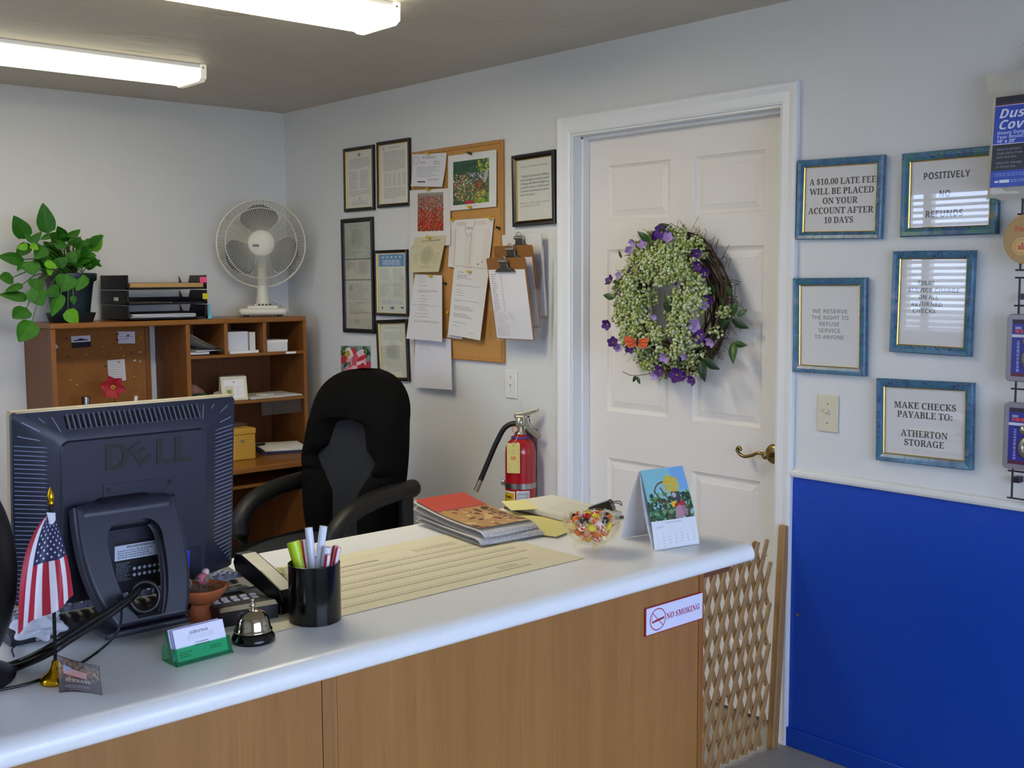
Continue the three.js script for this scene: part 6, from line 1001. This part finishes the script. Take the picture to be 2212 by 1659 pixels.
// ---------- business card holder ----------
{
  const c = thing('card_holder', 'clear green plastic business card holder on the counter', 'card holder', [3.52, CT, 2.212], Math.PI / 2 + .05);
  const gm = mat(0x9fe8cc, .05, { transmission: .96, thickness: 0, ior: 1.45 }), w = .1;
  part('front_lip', [turn(bx(w, .026, .002, 0, .013, 0), -.35).translate(0, .001, .002)], gm, c);
  part('back_plate', [turn(bx(w, .048, .002, 0, .024, 0), -.35).translate(0, .003, -.018)], gm, c);
  part('floor_plate', bx(w, .002, .045, 0, .001, -.018), gm, c);
  for (const s of [-1, 1]) part('side_plate', ext(shp([[.004, 0], [-.045, 0], [-.044, .022], [-.038, .03], [-.028, .022], [-.006, .028], [-.007, .012]]), .002).rotateY(-Math.PI / 2).translate(s * w / 2 + .001, 0, 0), gm, c);
  const cardA = canvasTex(512, 292, (x) => { x.fillStyle = '#e6e4f2'; x.fillRect(0, 0, 512, 292); x.fillStyle = '#5a6472'; x.font = 'italic bold 42px serif'; x.textAlign = 'left'; x.fillText('Atherton', 150, 66); x.strokeStyle = '#b4b8c4'; x.lineWidth = 2; x.font = 'bold 62px sans-serif'; x.strokeText('STORAGE', 130, 118); x.fillStyle = '#6a6e78'; x.font = 'italic 24px serif'; words(x, 200, 146, 130, 22, 1, '#8a8c98', { t: .5, k: .8 }); x.font = 'bold 16px sans-serif'; words(x, 190, 170, 150, 15, 1, '#4a4c58', { t: .6 }); words(x, 24, 212, 130, 20, 3, '#44545c', { jag: .25 }); words(x, 330, 212, 150, 20, 2, '#44545c', { jag: .4 }); });
  seed(4);
  for (let i = 0; i < 3; i++) { const b = one('business_card', [bx(.089, .051, .0022)], mat([0xe2e0f0, 0xb0a8e0, 0xdcdaee][i], .6), ['white business cards standing in front in the green holder', 'lilac business cards standing behind in the green holder', 'white business cards at the back of the green holder'][i], 'card', 'cards in the green holder'); b.position.set(3.508 - i * .0042, CT + .0285, 2.212 + i * .002); b.rotation.set(0, Math.PI / 2 + .05, 0); b.rotateX(-.35); if (!i) part('card_print', flat(.0885, .0505).translate(0, 0, .0013), mat(0xffffff, .55, { map: cardA, two: true }), b); }
}
// ---------- terracotta bird bath ornament ----------
{
  const q = V(3.318, CT, 2.118), c = thing('bird_ornament', 'terracotta bird bath ornament with two small pink birds', 'ornament', q.toArray()), tc = mat(0xa8582c, .75);
  part('dish', lathe([[0, .03], [.018, .031], [.03, .036], [.041, .048], [.0455, .056], [.0465, .06], [.044, .062], [.040, .057], [.028, .045], [0, .041]], 36), tc, c);
  part('foot', lathe([[.022, 0], [.026, .002], [.024, .012], [.018, .026], [.016, .032], [0, .032]], 24), tc, c);
  const st = []; seed(66); for (let i = 0; i < 90; i++) { const a = rr(0, 6.28), r = rr(.004, .036), b = a + rr(-1.2, 1.2); st.push(tube([[Math.cos(a) * r, .05 + r * .2, Math.sin(a) * r], [Math.cos(a) * r * .6 + Math.cos(b) * .008, .055 + rr(0, .006), Math.sin(a) * r * .6 + Math.sin(b) * .008], [Math.cos(b) * r, .05 + r * .25, Math.sin(b) * r]], .0005, 5, 4)); }
  part('nest_grass', st, mat(0x8a7a60, .9), c).userData.kind = 'stuff';
  const bird = (dx, dz, ry, col) => { const b = part('bird', [new THREE.SphereGeometry(.0115, 16, 12).scale(1.35, .95, .95).rotateZ(.35)], mat(col, .55), c); b.position.set(dx, .069, dz); b.rotation.y = ry; part('bird_head', [sph(.0072, -.011, .0095, 0, 12)], mat(0xe0b8bc, .55), b); part('beak', [new THREE.ConeGeometry(.0018, .005, 8).rotateZ(Math.PI / 2).translate(-.0195, .009, 0)], mat(0x5a4a3a, .5), b); part('tail', [bx(.018, .003, .007, .019, .004, 0, .001)], mat(0x8a6a52, .6), b); for (const s of [-1, 1]) part('wing', new THREE.SphereGeometry(.007, 10, 8).scale(1.5, .8, .4).translate(.003, .001, s * .0095), mat(0x8a7460, .6), b); };
  bird(-.012, .024, -.5, 0xd8b0b6); bird(-.016, -.012, -.9, 0xc06a7c);
}
// ---------- table flag ----------
{
  const bq = V(3.462, CT, 2.426), t = thing('desk_flag', 'small stars and stripes table flag on a gold base', 'flag', bq.toArray());
  part('base', lathe([[0, 0], [.0225, 0], [.0235, .003], [.023, .008], [.019, .013], [.011, .018], [.0065, .026], [.005, .034], [0, .035]], 28), MT.gold, t);
  const pt = on('x', 3.462, 110, 1092).sub(bq);
  part('pole', rod([0, .03, 0], pt.toArray(), .0028, 10), MT.blackGloss, t);
  const fin = part('finial', lathe([[0, 0], [.0042, .001], [.0048, .004], [.0034, .007], [.0052, .010], [.0055, .014], [.003, .022], [0, .029]], 16), MT.gold, t); fin.position.copy(pt);
  const fl = canvasTex(760, 400, (x) => { for (let i = 0; i < 13; i++) { x.fillStyle = i % 2 ? '#e4e0e4' : '#b01c32'; x.fillRect(0, i * 400 / 9, 760, 45); } x.fillStyle = '#23264c'; x.fillRect(0, 0, 360, 311); x.fillStyle = '#e8e8ee'; for (let r = 0; r < 9; r++) for (let c = 0; c < (r % 2 ? 5 : 6); c++) { const cx = 30 + c * 60 + (r % 2 ? 30 : 0), cy = 31 + r * 31; x.beginPath(); for (let k = 0; k < 10; k++) { const a = -1.571 + k * .6283, q = k % 2 ? 5.4 : 13.5; x.lineTo(cx + Math.cos(a) * q, cy + Math.sin(a) * q); } x.fill(); } });
  const A = on('x', 3.464, 116, 1110).sub(bq), B = on('x', 3.464, 99, 1116).sub(bq), Dr = on('x', 3.50, 164, 1288).sub(bq), Dl = on('x', 3.47, 34, 1368).sub(bq), Ml = on('x', 3.478, 16, 1262).sub(bq);
  part('cloth', [sheet((u, v) => { const top = A.clone().lerp(B, 1 - v), lo = Dr.clone().lerp(Dl, 1 - v); const p = top.lerp(lo, u); const k = 1 - v; p.addScaledVector(Ml.clone().sub(B.clone().lerp(Dl, .62)), .7 * Math.pow(k, 1.6) * Math.sin(Math.PI * Math.pow(u, .8))); p.x += .010 * Math.sin(v * 9 + u * 2) * u + .012 * Math.sin(u * 3.1); return p.toArray(); }, 28, 28)], mat(0xffffff, .5, { map: fl, two: true, sheen: .3 }), t);
  const S0 = on('x', 3.466, 99, 1106).sub(bq), S1 = on('x', 3.466, 118, 1107).sub(bq), S2 = on('x', 3.468, 122, 1206).sub(bq);
  part('hoist_sleeve', [sheet((u, v) => { const p = S0.clone().lerp(S1, u).lerp(S2, 1 - v); p.x += .003 + .002 * Math.sin(u * 3.1); return p.toArray(); }, 4, 8)], mat(0xdcdce4, .5, { two: true }), t);
  const vc = canvasTex(420, 360, (x) => { seed(12); x.fillStyle = '#4a4040'; x.fillRect(0, 0, 420, 360); for (let i = 0; i < 120; i++) { x.globalAlpha = .4; petal(x, rr(0, 420), rr(0, 240), rr(14, 50), rr(8, 24), rr(0, 3), ['#b87a34', '#5a4a4c', '#8a6a4a', '#3c3640', '#c89a50'][i % 5]); } x.globalAlpha = 1; x.save(); x.translate(70, 60); x.transform(1, .14, -.06, 1, 0, 0); for (let i = 0; i < 9; i++) { x.fillStyle = i % 2 ? '#d0b8b0' : '#a84a48'; x.fillRect(0, 30 + i * 9, 240, 9); } x.fillStyle = '#8e94ac'; x.fillRect(0, 22, 90, 50); x.restore(); x.fillStyle = '#26222a'; x.fillRect(40, 40, 7, 170); x.fillStyle = '#c6b8a4'; x.font = 'bold 46px serif'; x.textAlign = 'center'; x.fillText('VETERANS', 210, 250); x.globalAlpha = .5; x.fillStyle = '#8a8088'; x.beginPath(); x.ellipse(200, 300, 130, 22, 0, 0, 7); x.fill(); x.globalAlpha = 1; words(x, 130, 334, 160, 12, 1, '#a89a88', { k: .6 }); x.strokeStyle = '#1c1816'; x.lineWidth = 8; x.strokeRect(4, 4, 412, 352); });
  const v0 = onTop(128, 1496, .001), v1 = onTop(221, 1502, .001), tl = on('x', v0.x - .02, 124, 1414), tr = on('x', v1.x - .02, 214, 1438);
  const cd = thing('memorial_card', 'curved printed card with a flag picture leaning on the table flag', 'card', v0.toArray());
  part('card_sheet', [sheet((u, v) => { const p = v0.clone().lerp(v1, u).lerp(tl.clone().lerp(tr, u), v).sub(v0); p.x -= .012 * Math.sin(u * Math.PI); p.z += 0; p.y += -.004 * Math.sin(u * Math.PI) * v; return p.toArray(); }, 14, 6)], mat(0xffffff, .35, { map: vc, two: true }), cd);
}
// ---------- tissue, note and black desk speaker ----------
{
  seed(91);
  const g = new THREE.IcosahedronGeometry(.036, 12), p = g.attributes.position;
  for (let i = 0; i < p.count; i++) { const v = V(p.getX(i), p.getY(i), p.getZ(i)), k = 1 + .22 * Math.sin(v.x * 170 + 2) * Math.sin(v.y * 150) + .16 * Math.sin(v.z * 210 + v.x * 90) + .06 * Math.sin(v.y * 420); p.setXYZ(i, v.x * k, Math.max(-.026, v.y * k * .75), v.z * k); }
  const q = onTop(88, 1385); one('tissue', [toCreasedNormals(g.index ? g.toNonIndexed() : g, .35).translate(q.x - .01, CT + .027, q.z)], mat(0xdedee6, .85), 'crumpled white tissue lying on the counter behind the flag', 'tissue');
  const n = onTop(60, 1372); one('note_block', [mv(turn(bx(.075, .008, .09, 0, 0, 0, .001), 0, .3), n.x - .09, CT + .004, n.z - .01)], mat(0xd6cda6, .8), 'cream note block lying behind the crumpled tissue', 'note');
  const sp = thing('desk_speaker', 'tall rounded black desk speaker standing beside the flag', 'speaker', [3.36, CT, 2.545], .5);
  part('speaker_body', new THREE.SphereGeometry(.1, 32, 24).scale(1, 1.72, .95).translate(0, .172, 0), mat(0x0c0b10, .4), sp);
  part('speaker_foot', lathe([[0, 0], [.088, 0], [.09, .006], [.07, .018], [.05, .03], [0, .032]], 32), mat(0x120f18, .4), sp);
}
wrapLamp(.74, .965, .905, 2.125, 'long fluorescent wrap lamp on the ceiling near the shelf hutch wall', .3);
wrapLamp(2.055, 2.275, .905, 2.125, 'long fluorescent wrap lamp on the ceiling above the office chair', 1.6);
scene.traverse((o) => { if (o.isMesh) { o.castShadow = true; o.receiveShadow = true; } });
renderer.render(scene, camera);
